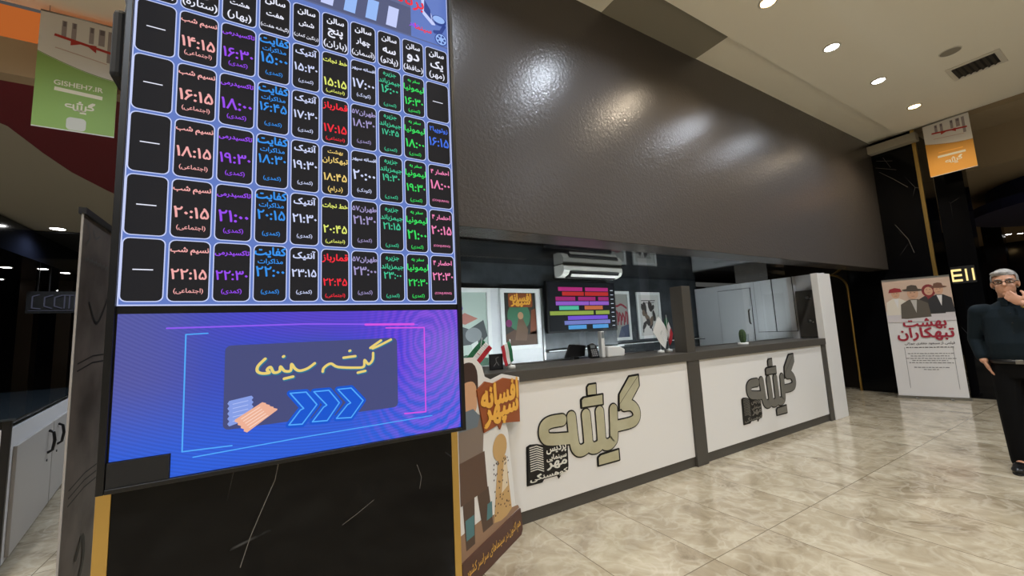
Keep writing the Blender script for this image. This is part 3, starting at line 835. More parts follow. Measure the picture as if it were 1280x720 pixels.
LOGO_STROKES = [
    [(0.0938, 0.7008), (0.108, 0.4963), (0.1345, 0.4388), (0.176, 0.4228), (0.2283, 0.4356), (0.2545, 0.4705), (0.2481, 0.6971)],
    [(0.2545, 0.4705), (0.2816, 0.4288), (0.3294, 0.4173), (0.3807, 0.4339), (0.4007, 0.4738), (0.4007, 0.7005)],
    [(0.4, 0.4667), (0.4305, 0.428), (0.4808, 0.419), (0.5243, 0.4379), (0.5453, 0.4787), (0.56, 0.698)],
    [(-0.0031, 0.6914), (-0.1084, 0.6921), (-0.1696, 0.6718), (-0.1862, 0.6277), (-0.1724, 0.5854), (-0.1231, 0.561), (0.0567, 0.5397)],
    [(0.6933, 0.7107), (0.7816, 0.7022), (0.8368, 0.6479), (0.8295, 0.5864), (0.7649, 0.5572), (0.5956, 0.5527)]]
LOGO_POLYS = [
    [(0.641, 0.8127), (0.7815, 0.9569), (0.9043, 0.9613), (0.6319, 0.7295)],
    [(0.9043, 0.9613), (0.9045, 0.8647), (0.7687, 0.7273), (0.6266, 0.6798), (0.6319, 0.7295)],
    [(0.2073, 0.8206), (0.2316, 0.835), (0.451, 0.8381), (0.447, 0.7565), (0.2058, 0.7604)],
    [(0.2797, 0.9168), (0.299, 0.9339), (0.379, 0.9358), (0.3746, 0.8486), (0.2777, 0.8512)],
    [(0.347, 0.3326), (0.3724, 0.3492), (0.5894, 0.3567), (0.5907, 0.2707), (0.345, 0.2718)]]
LOGO_BLOCK = [(-0.3457, 0.5399), (-0.3178, 0.5503), (-0.2534, 0.544), (-0.1936, 0.5228), (0.0348, 0.4927), (0.0314, 0.3394), (0.0251, 0.3069), (-0.0344, 0.2925), (-0.0664, 0.2621), (-0.0782, 0.2884), (-0.2051, 0.287), (-0.223, 0.2676), (-0.3563, 0.2694)]
M_INK = mat('logo_black', (20, 19, 18), 0.4)
M_METAL_BRIGHT_REFL = mat('logo_metal_bright_reflection', (206, 202, 172), 0.38, 0.35, vary=((188, 182, 148), 4.0))  # brushed metal with its bright reflection put into the colour
M_METAL_DARK_REFL = mat('logo_metal_dark_reflection', (128, 125, 117), 0.4, 0.35)  # same brushed metal, its darker reflection put into the colour
M_PALE = mat('logo_cream', (222, 220, 208), 0.4)
def slab(mb, pts, fr, o0, o1, material):
    """flat letter shape with a little thickness"""
    n = len(pts)
    mb.add([fr(a, b, o0) for a, b in pts] + [fr(a, b, o1) for a, b in pts], [tuple(range(n, 2 * n))] + [(i, (i + 1) % n, n + (i + 1) % n, n + i) for i in range(n)], material)
def logo(dx, fill, pale, parent, fr=fr_y(2.66), s=1.0, base=(0, 0), ow=0.078, block=True):
    mb = MB()
    T = lambda pts: [(base[0] + dx + a * s, base[1] + b * s) for a, b in pts]
    for i, q in enumerate(LOGO_STROKES):
        mb.ribbon(T(smooth_line(q, 6)), (0.090 + 0.022) * s, fr, 0.0040 + 0.0003 * i, M_INK)
    for q in LOGO_POLYS:
        q2 = T(q); mb.stroke(q2 + [q2[0]], 0.024 * s, fr, 0.004, M_INK); slab(mb, q2, fr, 0.0, 0.0045, M_INK)
    for i, q in enumerate(LOGO_STROKES):
        mb.ribbon(T(smooth_line(q, 6)), 0.090 * s, fr, 0.0080 + 0.0003 * i, fill)
    for i, q in enumerate(LOGO_POLYS):
        q2 = T(q)
        cx = sum(a for a, b in q2) / len(q2); cy = sum(b for a, b in q2) / len(q2)
        mb.poly([(cx + (a - cx) * 0.94, cy + (b - cy) * 0.94) for a, b in q2], fr, 0.0105, fill)
    if block:
        q2 = T(LOGO_BLOCK)
        mb.poly(q2, fr, 0.0045, M_INK); mb.stroke(q2 + [q2[0]], 0.012, fr, 0.0045, M_INK)
        for i in range(11):
            y = 0.532 - i * 0.0168
            mb.stroke(T([(-0.325, y), (-0.26, y + 0.004), (-0.203, y - 0.022)]), 0.0075, fr, 0.009, pale, False)
        for word, cu, cv, w, h in (('پردیس', -0.075, 0.478, 0.19, 0.055), ('سینمایی', -0.077, 0.423, 0.19, 0.05), ('مهر', -0.077, 0.367, 0.19, 0.055), ('کوهسنگی', -0.155, 0.306, 0.35, 0.05)):
            mb.text(word, base[0] + dx + cu * s, base[1] + cv * s, w * s, h * s, fr, 0.009, pale, 0.035, grow=True)
    o = mb.build('logo', None)
    o.parent = parent
    return o
lg = logo(2.0, M_METAL_BRIGHT_REFL, M_PALE, pan1); tag(lg, 'pale gold logo with black outlines')
lg = logo(4.85, M_METAL_DARK_REFL, M_METAL_DARK_REFL, pan2); tag(lg, 'grey logo with black outlines')

t = thing('counter_end_panel', 'tall white board closing the far end of the ticket counter', 'panel', (6.86, 2.68, 0))
part(MB().box(6.66, 7.06, 2.635, 2.72, 0.0, 2.04, M_WHITE), 'board', t, bevel=0.003)
hp = part(MB().box(7.0, 7.06, 2.79, 3.09, 1.12, 1.83, M_LAMINATE), 'cover_panel', t, bevel=0.002)
tag(hp, 'charcoal inner panel with hinge cups')
for z in (1.72, 1.36):
    m_ = MB().tube([(7.0, 2.94, z), (6.99, 2.94, z)], 0.025, M_STEEL, 14).tube([(7.0, 2.90, z - 0.02), (6.988, 2.90, z - 0.02)], 0.012, M_STEEL, 10)
    h_ = m_.build('hinge'); h_.parent = hp

# glass screens standing on the worktop
for (x0, x1, lab) in ((0.25, 3.62, 'clear glass screen on the worktop in front of the wall screen and posters'), (3.78, 6.95, 'clear glass screen on the worktop in front of the white cupboards')):
    t = thing('glass_screen', lab, 'glass', (x0, 3.18, 1.115), 0, 'glass screens of the ticket counter')
    part(MB().box(x0, x1, 3.176, 3.184, 1.122, 2.236, M_GLASS), 'pane', t)
    part(MB().box(x0, x1, 3.17, 3.19, 1.115, 1.124, M_STEEL), 'bottom_channel', t)

# ------------------------------------------------------------------ inside the booth
M_DESK = mat('dark_desk', (30, 29, 29), 0.3)
t = thing('wall_ledge', 'dark ledge with a pale edge along the booth wall under the wall screen', 'shelf', (4.0, 4.1, 0))
part(MB().box(2.91, 4.19, 4.04, 4.148, 1.135, 1.16, M_DESK).box(4.19, 6.95, 4.66, 4.858, 1.115, 1.14, M_DESK), 'shelf_board', t)
part(MB().box(2.91, 4.19, 4.034, 4.04, 1.15, 1.161, M_WHITE2).box(4.19, 6.95, 4.654, 4.66, 1.13, 1.141, M_WHITE2), 'edge_strip', t)

# white cupboards along the booth's right end
t = thing('storage_cupboard', 'white cupboards along the right end of the booth', 'cupboard', (6.95, 3.9, 0))
part(MB().box(6.98, 7.058, 3.10, 3.70, 0.0, 2.068, M_WHITE2).box(7.02, 7.058, 3.70, 4.82, 0.0, 2.065, M_WHITE2), 'carcass', t, bevel=0.002)
for (y0, y1, z0, z1, x, hy) in ((3.78, 4.36, 0.1, 1.965, 7.02, 3.82), (3.41, 3.69, 1.22, 2.06, 6.98, None), (3.11, 3.40, 1.22, 2.06, 6.98, None)):
    d = part(MB().box(x - 0.018, x, y0 + 0.004, y1 - 0.004, z0, z1, M_WHITE2), 'door', t, bevel=0.002)
    part(MB().box(x - 0.004, x - 0.001, y0 - 0.006, y1 + 0.006, z0 - 0.008, z1 + 0.008, M_BLACKMATT), 'door_gap', t)
    if hy:
        mb = MB().tube([(x - 0.018, hy, 1.60), (x - 0.045, hy, 1.58), (x - 0.05, hy, 1.48), (x - 0.045, hy, 1.38), (x - 0.018, hy, 1.36)], 0.011, M_BLACK, 8)
        h_ = mb.build('handle'); h_.parent = d

# air conditioner
t = thing('air_conditioner', 'white wall air conditioner above the wall screen', 'air conditioner', (3.65, 4.15, 2.1))
M_AC = mat('air_conditioner_white', (232, 228, 220), 0.35)
zc = lambda z: 2.236 - (2.225 - z) * 0.82
prof = [(4.149, 2.225), (3.97, 2.225), (3.945, 2.20), (3.94, 2.13), (3.975, 2.07), (4.06, 2.035), (4.149, 2.035)]
part(MB().prism([(a, zc(b)) for a, b in prof], 3.14, 4.17, M_AC, lambda a, b, c: (c, a, b)), 'body', t, bevel=0.006)
part(MB().prism([(a, zc(b)) for a, b in ((3.938, 2.125), (3.969, 2.066), (4.05, 2.028), (4.06, 2.045), (3.99, 2.08), (3.955, 2.13))], 3.24, 4.10, M_BLACKMATT, lambda a, b, c: (c, a - 0.004, b - 0.003)), 'air_outlet', t)
part(MB().prism([(a, zc(b)) for a, b in ((3.950, 2.085), (3.975, 2.045), (3.981, 2.05), (3.958, 2.088))], 3.26, 4.08, M_AC, lambda a, b, c: (c, a - 0.016, b - 0.012)), 'louvre', t)

# wall screen
t = thing('wall_screen', 'black flat screen with coloured timetable bars, on the booth wall', 'television', (3.5, 4.1, 1.4))
part(MB().box(2.93, 4.11, 4.06, 4.10, 1.37, 2.03, M_BLACK), 'bezel', t, bevel=0.004)
part(MB().box(3.3, 3.7, 4.10, 4.149, 1.55, 1.85, M_BLACKMATT), 'wall_bracket', t)
FT = fr_y(4.06)
mb = MB().rect(2.95, 4.09, 1.395, 2.015, FT, 0.001, emit('screen_black', (12, 13, 20)))
BARS = [('magenta', (178, 40, 120), 1.93, [(3.12, 3.52), (3.57, 3.98)]), ('red', (188, 42, 40), 1.87, [(3.18, 3.54), (3.56, 3.98)]), ('plum', (160, 36, 110), 1.805, [(3.07, 3.39), (3.44, 3.74), (3.79, 3.98)]),
        ('lilac', (150, 92, 200), 1.745, [(3.07, 3.62), (3.63, 3.98)]), ('mint', (84, 192, 160), 1.685, [(3.12, 3.44)]), ('orange', (196, 106, 62), 1.685, [(3.54, 3.86)]),
        ('olive', (150, 170, 70), 1.62, [(2.97, 3.69), (3.73, 3.98)]), ('purple', (122, 82, 216), 1.555, [(3.25, 3.94)]), ('slate', (120, 128, 200), 1.495, [(3.19, 3.98)]), ('sky', (84, 160, 226), 1.435, [(3.25, 3.55), (3.66, 3.94)])]
for n_, c_, z_, segs in BARS:
    for a_, b_ in segs:
        mb.rect(a_, b_, z_ - 0.025, z_ + 0.025, FT, 0.002, emit('screen_' + n_, c_))
for i in range(9):
    mb.rect(4.02, 4.07, 1.435 + i * 0.06, 1.443 + i * 0.06, FT, 0.002, CLR['w'])
part(mb, 'screen', t)

# framed posters
M_FRAME = mat('poster_frame_white', (226, 226, 224), 0.35)
def poster(name, label, x0, x1, z0, z1, Y, w, art, group):
    t = thing(name, label, 'poster', ((x0 + x1) / 2, Y, z0), 0, group)
    mb = MB()
    mb.box(x0, x1, Y - 0.03, Y, z0, z0 + w, M_FRAME).box(x0, x1, Y - 0.03, Y, z1 - w, z1, M_FRAME)
    mb.box(x0, x0 + w, Y - 0.03, Y, z0 + w, z1 - w, M_FRAME).box(x1 - w, x1, Y - 0.03, Y, z0 + w, z1 - w, M_FRAME)
    part(mb, 'frame', t, bevel=0.003)
    mb = MB(); mb.box(x0 + w, x1 - w, Y - 0.012, Y - 0.001, z0 + w, z1 - w, art[0])
    fr = lambda u, v, o: (x0 + w + u * (x1 - x0 - 2 * w), Y - 0.012 - o, z0 + w + v * (z1 - z0 - 2 * w))
    art[1](mb, fr)
    part(mb, 'print', t)
    return t
P = lambda n, c: mat('print_' + n, c, 0.5)
def art_adventure(mb, fr):
    mb.poly(ell(0.45, 0.55, 0.36, 0.28), fr, 0.001, P('green', (60, 110, 82)))
    mb.poly([(0, 0), (1, 0), (1, 0.28), (0.7, 0.2), (0.3, 0.3), (0, 0.2)], fr, 0.0015, P('umber', (84, 58, 42)))
    mb.poly([(0.78, 0.2), (1, 0.2), (1, 0.7), (0.85, 0.66)], fr, 0.0015, P('rust', (120, 66, 40)))
    mb.poly(ell(0.13, 0.42, 0.1, 0.07), fr, 0.0015, P('plum', (120, 44, 96)))
    mb.poly([(0.3, 0.1), (0.42, 0.5), (0.56, 0.52), (0.72, 0.28), (0.66, 0.08)], fr, 0.002, P('brown', (104, 78, 58)))
    mb.poly(ell(0.5, 0.56, 0.09, 0.07), fr, 0.0022, P('tan', (170, 130, 96)))
    mb.poly(rrect(0.14, 0.9, 0.72, 0.99, 0.04), fr, 0.002, P('dark_orange', (128, 62, 26)))
    mb.text('افسانه', 0.52, 0.91, 0.66, 0.14, fr, 0.003, P('gold', (226, 160, 58)), 0.05, grow=True)
    mb.text('سپهر', 0.52, 0.785, 0.60, 0.11, fr, 0.003, P('gold', (226, 160, 58)), 0.05, grow=True)
def art_sketch(mb, fr):
    mb.poly([(0, 0.6), (0.5, 0.5), (0.9, 0.62), (1, 0.4), (0.8, 0.3), (0.2, 0.28), (0, 0.36)], fr, 0.001, P('graphite', (74, 78, 80)))
    mb.poly(ell(0.62, 0.42, 0.22, 0.1), fr, 0.0015, P('smoke', (132, 136, 138)))
    mb.poly([(0.1, 0.62), (0.4, 0.72), (0.75, 0.64), (0.4, 0.56)], fr, 0.002, P('rose', (176, 116, 104)))
    mb.poly(ell(0.2, 0.78, 0.16, 0.05), fr, 0.002, P('violet', (120, 92, 190)))
    mb.poly([(0, 0), (1, 0), (1, 0.1), (0.4, 0.16), (0, 0.1)], fr, 0.001, P('moss', (52, 88, 66)))
    mb.poly([(0.55, 0.3), (0.72, 0.34), (0.85, 0.1), (0.62, 0.06)], fr, 0.002, P('chalk', (206, 210, 206)))
def art_crimson(mb, fr):
    for i in range(7):
        u = 0.1 + 0.13 * i
        mb.stroke([(u, 0.36 + 0.02 * (i % 3)), (u + 0.04, 0.6 + 0.05 * math.sin(i)), (u + 0.1, 0.5 + 0.06 * math.cos(i * 2)), (u + 0.08, 0.3)], 0.05, fr, 0.001, P('crimson', (146, 44, 58)))
    mb.stroke(smooth_line([(0.1, 0.66), (0.35, 0.8), (0.55, 0.72), (0.75, 0.76), (0.95, 0.68)]), 0.05, fr, 0.0015, P('crimson', (146, 44, 58)))
    mb.poly([(0, 0), (0.5, 0), (0.45, 0.16), (0.2, 0.24), (0, 0.2)], fr, 0.002, P('olive', (132, 120, 62)))
    mb.poly([(0.55, 0), (1, 0), (1, 0.3), (0.7, 0.24)], fr, 0.002, P('steel_blue', (70, 78, 104)))
def art_inkwork(mb, fr):
    rnd = random.Random(3)
    for i in range(16):
        u, v = 0.2 + 0.55 * rnd.random(), 0.25 + 0.5 * rnd.random()
        mb.poly(ell(u, v, 0.08 + 0.08 * rnd.random(), 0.05 + 0.05 * rnd.random(), 9, rnd.random() * 3), fr, 0.001 + i * 0.0001, P('ink', (52, 48, 46)) if i % 3 else P('sepia', (112, 96, 80)))
    mb.stroke([(0.15, 0.86), (0.85, 0.86)], 0.02, fr, 0.001, P('ink', (52, 48, 46))); mb.stroke([(0.2, 0.8), (0.8, 0.81)], 0.015, fr, 0.001, P('ink', (52, 48, 46)))
    mb.stroke([(0.2, 0.3), (0.15, 0.1)], 0.05, fr, 0.001, P('ink', (52, 48, 46))); mb.stroke([(0.5, 0.3), (0.62, 0.1)], 0.04, fr, 0.001, P('ink', (52, 48, 46)))
poster('framed_poster', 'white framed dark poster with an orange title, on the white wall behind the counter', 2.29, 2.84, 1.2, 1.93, 4.119, 0.05, (P('night', (44, 46, 40)), art_adventure), 'framed posters in the ticket booth')
poster('framed_poster', 'white framed grey sketch poster next to the tall timetable screen', 1.60, 2.16, 1.0, 1.93, 4.119, 0.05, (P('mist', (176, 190, 180)), art_sketch), 'framed posters in the ticket booth')
poster('framed_poster', 'white framed poster with crimson figures, half behind the wall screen', 4.55, 5.22, 1.19, 2.01, 4.859, 0.05, (P('stone', (160, 158, 152)), art_crimson), 'framed posters in the ticket booth')
poster('framed_poster', 'white framed black and white poster behind the white table flag', 5.40, 6.0, 1.19, 2.0, 4.859, 0.05, (P('paper', (206, 204, 198)), art_inkwork), 'framed posters in the ticket booth')

# small things on the worktop
ZT = 1.115
M_FW = mat('flag_white', (232, 232, 228), 0.7); M_FG = mat('flag_green', (20, 104, 62), 0.7); M_FR = mat('flag_red', (186, 30, 44), 0.7)
def cloth(corner, vec_a, vec_b, bands, wav, parent, name='cloth', emblem=None, phase=0.0):
    """waving flag: vec_a along the hoist, vec_b along the fly; bands stacked along the hoist"""
    A, B = Vector(vec_a), Vector(vec_b); n = A.cross(B).normalized()
    NB = 14; mb = MB()
    rows = 3 * 4
    def pt(s, t, off=0.0): return Vector(corner) + A * s + B * t + n * (wav * math.sin(t * 5.0 + s * 2.0 + phase) * t + off)
    for i in range(rows):
        for j in range(NB):
            s0, s1, t0, t1 = i / rows, (i + 1) / rows, j / NB, (j + 1) / NB
            q = [pt(s0, t0), pt(s0, t1), pt(s1, t1), pt(s1, t0)]
            mb.add([p + n * 0.0006 for p in q] + [p - n * 0.0006 for p in q], [(0, 1, 2, 3), (7, 6, 5, 4), (0, 4, 5, 1), (2, 6, 7, 3), (1, 5, 6, 2), (3, 7, 4, 0)], bands[min(i // 4, 2)], True)
    if emblem:
        for side in (0.002, -0.002):
            for k_ in range(5):
                a = -0.8 + 0.4 * k_
                mb.add([pt(0.5 + 0.11 * math.cos(a + b_) * 0.9, 0.5 + 0.10 * math.sin(a) + 0.012 * c_, side) for b_, c_ in ((-0.1, -1), (0.1, 1), (0.3, 1), (-0.3, -1))], [(0, 1, 2, 3)], emblem)
            mb.add([pt(0.38, 0.49, side), pt(0.38, 0.51, side), pt(0.62, 0.51, side), pt(0.62, 0.49, side)], [(0, 1, 2, 3)], emblem)
    o = mb.build(name); o.parent = parent
    return o
def table_flag(x, y, label, hoist, fly, top, bands, emblem, group, wav=0.02, base_r=0.035, tilt=(0, 0)):
    t = thing('table_flag', label, 'flag', (x, y, ZT), 0, group)
    MB().lathe([(base_r, 0), (base_r, 0.018), (base_r * 0.9, 0.026), (0.006, 0.03), (0.005, 0.04)], M_FW, seg=24).build('base', t)
    MB().tube([(0, 0, 0.02), (tilt[0], tilt[1], top)], 0.004, M_STEEL, 8).build('pole', t)
    cloth((tilt[0], tilt[1], top - 0.01), hoist, fly, bands, wav, t, emblem=emblem)
    return t
table_flag(3.52, 2.88, 'white table flag with a grey emblem, on a round white base', (-0.10, 0, -0.165), (0.125, -0.03, -0.185), 0.40, (M_FW, M_FW, M_FW), mat('emblem_grey', (120, 130, 126), 0.7), 'table flags on the worktop', 0.015)
table_flag(3.70, 2.92, 'green, white and red table flag beside the divider post', (0.115, 0.02, -0.20), (-0.035, 0.02, -0.13), 0.40, (M_FG, M_FW, M_FR), M_FR, 'table flags on the worktop', 0.012)
bands_ir = (M_FG, M_FW, M_FR)
table_flag(1.33, 2.80, 'green, white and red flag leaning diagonally beside the tall timetable screen', (0.085, 0, -0.075), (-0.17, -0.02, -0.15), 0.26, bands_ir, M_FR, 'table flags on the worktop', 0.01, tilt=(0.06, 0))
table_flag(1.66, 2.84, 'folded green, white and red table flag beside the small black picture stand', (-0.085, 0.0, -0.045), (0.02, -0.02, -0.16), 0.235, (M_FG, M_FW, M_FR), None, 'table flags on the worktop', 0.012)
t = thing('picture_stand', 'small black picture stand on the worktop under the orange titled poster', 'picture stand', (1.535, 2.86, ZT))
part(MB().box(1.475, 1.595, 2.855, 2.87, ZT, ZT + 0.125, M_BLACK), 'frame', t, bevel=0.002)
fr = lambda u, v, o: (u + 0.025, 2.855 - o, v)
part(MB().rect(1.46, 1.56, ZT + 0.01, ZT + 0.115, fr, 0.001, mat('card_black', (34, 34, 36), 0.4)).stroke([(1.485, ZT + 0.03), (1.51, ZT + 0.06), (1.505, ZT + 0.09), (1.53, ZT + 0.1)], 0.005, fr, 0.002, mat('card_grey', (130, 130, 130), 0.5)).stroke([(1.53, ZT + 0.035), (1.515, ZT + 0.06)], 0.005, fr, 0.002, mat('card_grey', (130, 130, 130), 0.5)), 'card', t)
part(MB().prism([(2.87, ZT), (2.92, ZT), (2.87, ZT + 0.08)], 1.525, 1.545, M_BLACK, lambda a, b, c: (c, a, b)), 'easel_back', t)

t = thing('desk_monitor', 'black slanted monitor back behind the card reader', 'monitor', (2.55, 3.10, ZT), math.radians(8))
MB().prism([(-0.16, 0.02), (0.12, 0.02), (0.14, 0.13), (-0.08, 0.15)], -0.012, 0.012, M_BLACK, lambda a, b, c: (a, c, b)).build('housing', t, bevel=0.004)
MB().prism([(-0.03, 0), (0.05, 0), (0.03, 0.05), (-0.01, 0.05)], 0.0, 0.05, M_BLACK, lambda a, b, c: (a, c, b)).build('foot', t)
t = thing('card_reader', 'dark card reader with pale keypad, leaning beside the white printer', 'card reader', (2.73, 3.04, ZT), math.radians(-20))
MB().prism([(-0.05, 0.0), (0.05, 0.0), (0.02, 0.13), (-0.01, 0.15), (-0.06, 0.13)], -0.035, 0.03, M_BLACK, lambda a, b, c: (a, c, b)).build('housing', t, bevel=0.01)
mk = MB()
for i in range(4):
    for j in range(3):
        mk.rect(-0.03 + j * 0.02 - i * 0.004, -0.015 + j * 0.02 - i * 0.004, 0.02 + i * 0.018, 0.033 + i * 0.018, fr_y(-0.035), 0.002, mat('key_grey', (150, 150, 152), 0.5))
mk.build('keypad', t)
MB().rect(-0.045, 0.0, 0.10, 0.128, fr_y(-0.035), 0.002, mat('reader_display', (120, 128, 130), 0.2)).build('display', t)
t = thing('receipt_printer', 'white receipt printer with tall display pole, left of the table flags', 'printer', (2.93, 3.02, ZT), math.radians(-10))
MB().prism([(-0.07, 0), (0.13, 0), (0.14, 0.07), (0.08, 0.10), (-0.07, 0.11)], -0.06, 0.06, mat('printer_white', (226, 226, 222), 0.35), lambda a, b, c: (a, c, b)).build('housing', t, bevel=0.012)
MB().box(-0.115, -0.075, -0.03, 0.03, 0, 0.26, mat('printer_white', (226, 226, 222), 0.35)).build('display_pole', t, bevel=0.006)
MB().rect(-0.11, -0.08, 0.19, 0.25, fr_y(-0.03), 0.002, mat('reader_display', (120, 128, 130), 0.2)).build('display', t)

t = thing('potted_cactus', 'small green cactus in a white dish on the worktop, in front of the cupboards', 'cactus', (5.02, 2.86, ZT))
MB().lathe([(0.055, 0), (0.06, 0.012), (0.058, 0.03), (0.05, 0.03), (0.045, 0.02)], M_FW, seg=24).build('dish', t)
M_CACT = mat('cactus_green', (62, 86, 44), 0.7, vary=((40, 60, 34), 60))
v = []; mbc = MB(); seg = 32; prof = [(0.02, 0.02), (0.032, 0.06), (0.036, 0.11), (0.034, 0.15), (0.024, 0.18), (0.006, 0.192)]
vs = [(r * (1 + 0.16 * math.cos(8 * 2 * math.pi * k_ / seg)) * math.cos(2 * math.pi * k_ / seg), r * (1 + 0.16 * math.cos(8 * 2 * math.pi * k_ / seg)) * math.sin(2 * math.pi * k_ / seg), z) for r, z in prof for k_ in range(seg)]
mbc.add(vs, [(i * seg + k_, i * seg + (k_ + 1) % seg, (i + 1) * seg + (k_ + 1) % seg, (i + 1) * seg + k_) for i in range(len(prof) - 1) for k_ in range(seg)] + [tuple(range((len(prof) - 1) * seg, len(prof) * seg))], M_CACT, True)
mbc.build('cactus_stem', t)
t = MB().lathe([(0.028, 0), (0.034, 0.13), (0.031, 0.13), (0.025, 0.008), (0.001, 0.006)], M_GLASS, seg=24).build('glass_tumbler')
t.location = (5.13, 2.88, ZT); tag(t, 'clear glass tumbler standing just right of the cactus', 'glass')

# ------------------------------------------------------------------ cut-out board in front of the counter
SA = (1.0, 2.25); su = Vector((0.55, 0.34)).normalized(); SU = (su.x, su.y)
fs = fr_line(SA, SU)
st = thing('cutout_board', 'shaped cardboard display with an orange title sign and brown base, against the counter', 'display board', (1.27, 2.45, 0), 0)
outline = [(-0.12, 0.0), (0.60, 0.0), (0.625, 0.03), (0.605, 0.19), (0.545, 0.225), (0.525, 0.42), (0.50, 0.60), (0.49, 0.72), (0.455, 0.80), (0.53, 0.79), (0.69, 0.74), (0.70, 1.07), (0.45, 1.12), (0.29, 1.10), (0.21, 1.13), (0.18, 1.20), (0.10, 1.26), (-0.01, 1.265), (-0.12, 1.22)]
M_CARD = mat('card_white', (226, 224, 220), 0.5)
part(MB().prism(outline, -0.012, 0.0, M_CARD, fs), 'board', st)
mb = MB()
q = lambda n, c: mat('card_' + n, c, 0.5)
# plain generic colour shapes stand in for the printed artwork
mb.poly([(-0.11, 0.15), (0.60, 0.18), (0.58, 0.205), (0.1, 0.30), (-0.11, 0.30)], fs, 0.001, q('ground', (150, 118, 92)))
mb.poly(rrect(-0.09, 0.125, 0.98, 1.235, 0.09), fs, 0.0015, q('umber', (62, 42, 34)))
mb.poly(rrect(-0.06, 0.105, 0.92, 1.12, 0.06), fs, 0.002, q('tan', (206, 158, 122)))
mb.poly([(-0.1, 0.58), (0.14, 0.58), (0.17, 0.80), (0.14, 0.90), (0.06, 0.94), (-0.1, 0.92)], fs, 0.0016, q('grey_brown', (128, 112, 100)))
mb.poly([(-0.1, 0.85), (0.10, 0.84), (0.13, 0.90), (0.06, 0.955), (-0.1, 0.95)], fs, 0.0024, q('slate', (104, 116, 126)))
mb.poly([(-0.1, 0.45), (0.19, 0.45), (0.17, 0.68), (-0.1, 0.68)], fs, 0.002, q('brown', (92, 68, 54)))
mb.poly([(0.12, 0.22), (0.24, 0.22), (0.20, 0.46), (0.07, 0.46)], fs, 0.0018, q('brown2', (82, 62, 50)))
mb.poly([(-0.06, 0.20), (0.03, 0.20), (0.04, 0.46), (-0.08, 0.46)], fs, 0.0018, q('brown2', (82, 62, 50)))
mb.poly([(0.165, 0.27), (0.235, 0.27), (0.235, 0.36), (0.18, 0.36)], fs, 0.0022, q('teal', (78, 122, 126)))
mb.poly([(-0.055, 0.25), (0.025, 0.25), (0.03, 0.36), (-0.06, 0.36)], fs, 0.0022, q('teal', (78, 122, 126)))
mb.poly(ell(0.365, 0.65, 0.095, 0.085), fs, 0.002, q('sand', (198, 160, 104)))
mb.poly([(0.25, 0.22), (0.33, 0.58), (0.44, 0.58), (0.49, 0.22), (0.42, 0.2), (0.34, 0.2)], fs, 0.0018, q('sand', (198, 160, 104)))
mb.poly([(0.36, 0.36), (0.41, 0.56), (0.45, 0.54), (0.45, 0.38)], fs, 0.0022, q('cream', (226, 208, 178)))
rr = random.Random(5)
for i in range(46):
    s_, z_ = 0.27 + 0.2 * rr.random(), 0.24 + 0.34 * rr.random()
    mb.poly(ell(s_, z_, 0.007, 0.006, 7), fs, 0.0026, q('umber', (62, 42, 34)))
part(mb, 'artwork', st)
mb = MB()
sign = [(0.165, 0.79), (0.34, 0.80), (0.365, 0.765), (0.40, 0.80), (0.66, 0.755), (0.672, 1.05), (0.44, 1.095), (0.30, 1.075), (0.20, 1.10), (0.10, 1.06), (0.13, 0.93)]
slab(mb, sign, fs, 0.0, 0.010, q('rust', (150, 76, 34)))
mb.text('افسانه', 0.39, 1.005, 0.50, 0.135, fs, 0.014, q('gold', (236, 176, 72)), 0.05, grow=True)
mb.text('سپهر', 0.40, 0.865, 0.46, 0.125, fs, 0.014, q('gold', (236, 176, 72)), 0.05, grow=True)
part(mb, 'title_sign', st)
mb = MB()
slab(mb, [(-0.115, 0.004), (0.595, 0.004), (0.618, 0.03), (0.600, 0.175), (-0.115, 0.16)], fs, 0.0, 0.012, q('base_brown', (86, 56, 46)))
mb.text('هم اکنون در سینماهای سراسر کشور', 0.25, 0.085, 0.66, 0.075, fs, 0.015, q('gold_text', (220, 170, 80)), 0.012, grow=True)
part(mb, 'base_strip', st)
part(MB().prism([(-0.012, 0), (-0.20, 0), (-0.012, 0.6)], 0.26, 0.275, M_CARD, lambda a, b, c: fs(c, b, a)), 'strut', st)

# ------------------------------------------------------------------ roll-up banner at the far end
RA = (9.10, 2.66); ru = Vector((0.29, -0.76)).normalized(); RU = (ru.x, ru.y); fq = fr_line(RA, RU)
t = thing('rollup_banner', 'white roll-up banner with four printed portraits and a crimson title, before the black column', 'banner', (9.24, 2.28, 0))
M_SHEET = mat('banner_sheet', (226, 222, 218), 0.5)
part(MB().prism([(0, 0.03), (0.81, 0.03), (0.81, 1.98), (0, 1.98)], -0.004, 0.0, M_SHEET, fq), 'sheet', t)
mb = MB().prism([(-0.02, 0.0), (0.83, 0.0), (0.83, 0.045), (-0.02, 0.045)], -0.06, 0.02, M_STEEL, fq)
for s_ in (0.2, 0.6): mb.prism([(s_, 0.0), (s_ + 0.03, 0.0), (s_ + 0.03, 0.015), (s_, 0.015)], -0.12, 0.10, M_STEEL, fq)
part(mb, 'base', t)
part(MB().prism([(0, 1.97), (0.81, 1.97), (0.81, 1.995), (0, 1.995)], -0.012, 0.006, M_STEEL, fq), 'top_rail', t)
part(MB().tube([fq(0.4, 0.03, -0.03), fq(0.4, 1.98, -0.015)], 0.01, M_STEEL, 8), 'pole', t)
mb = MB()
pc = lambda n, c: mat('banner_' + n, c, 0.5)
mb.poly([(0, 1.45), (0.81, 1.45), (0.81, 1.965), (0, 1.965)], fq, 0.001, pc('sky', (206, 178, 158)))
mb.poly([(0, 1.27), (0.81, 1.27), (0.81, 1.45), (0, 1.45)], fq, 0.001, pc('haze', (212, 204, 204)))
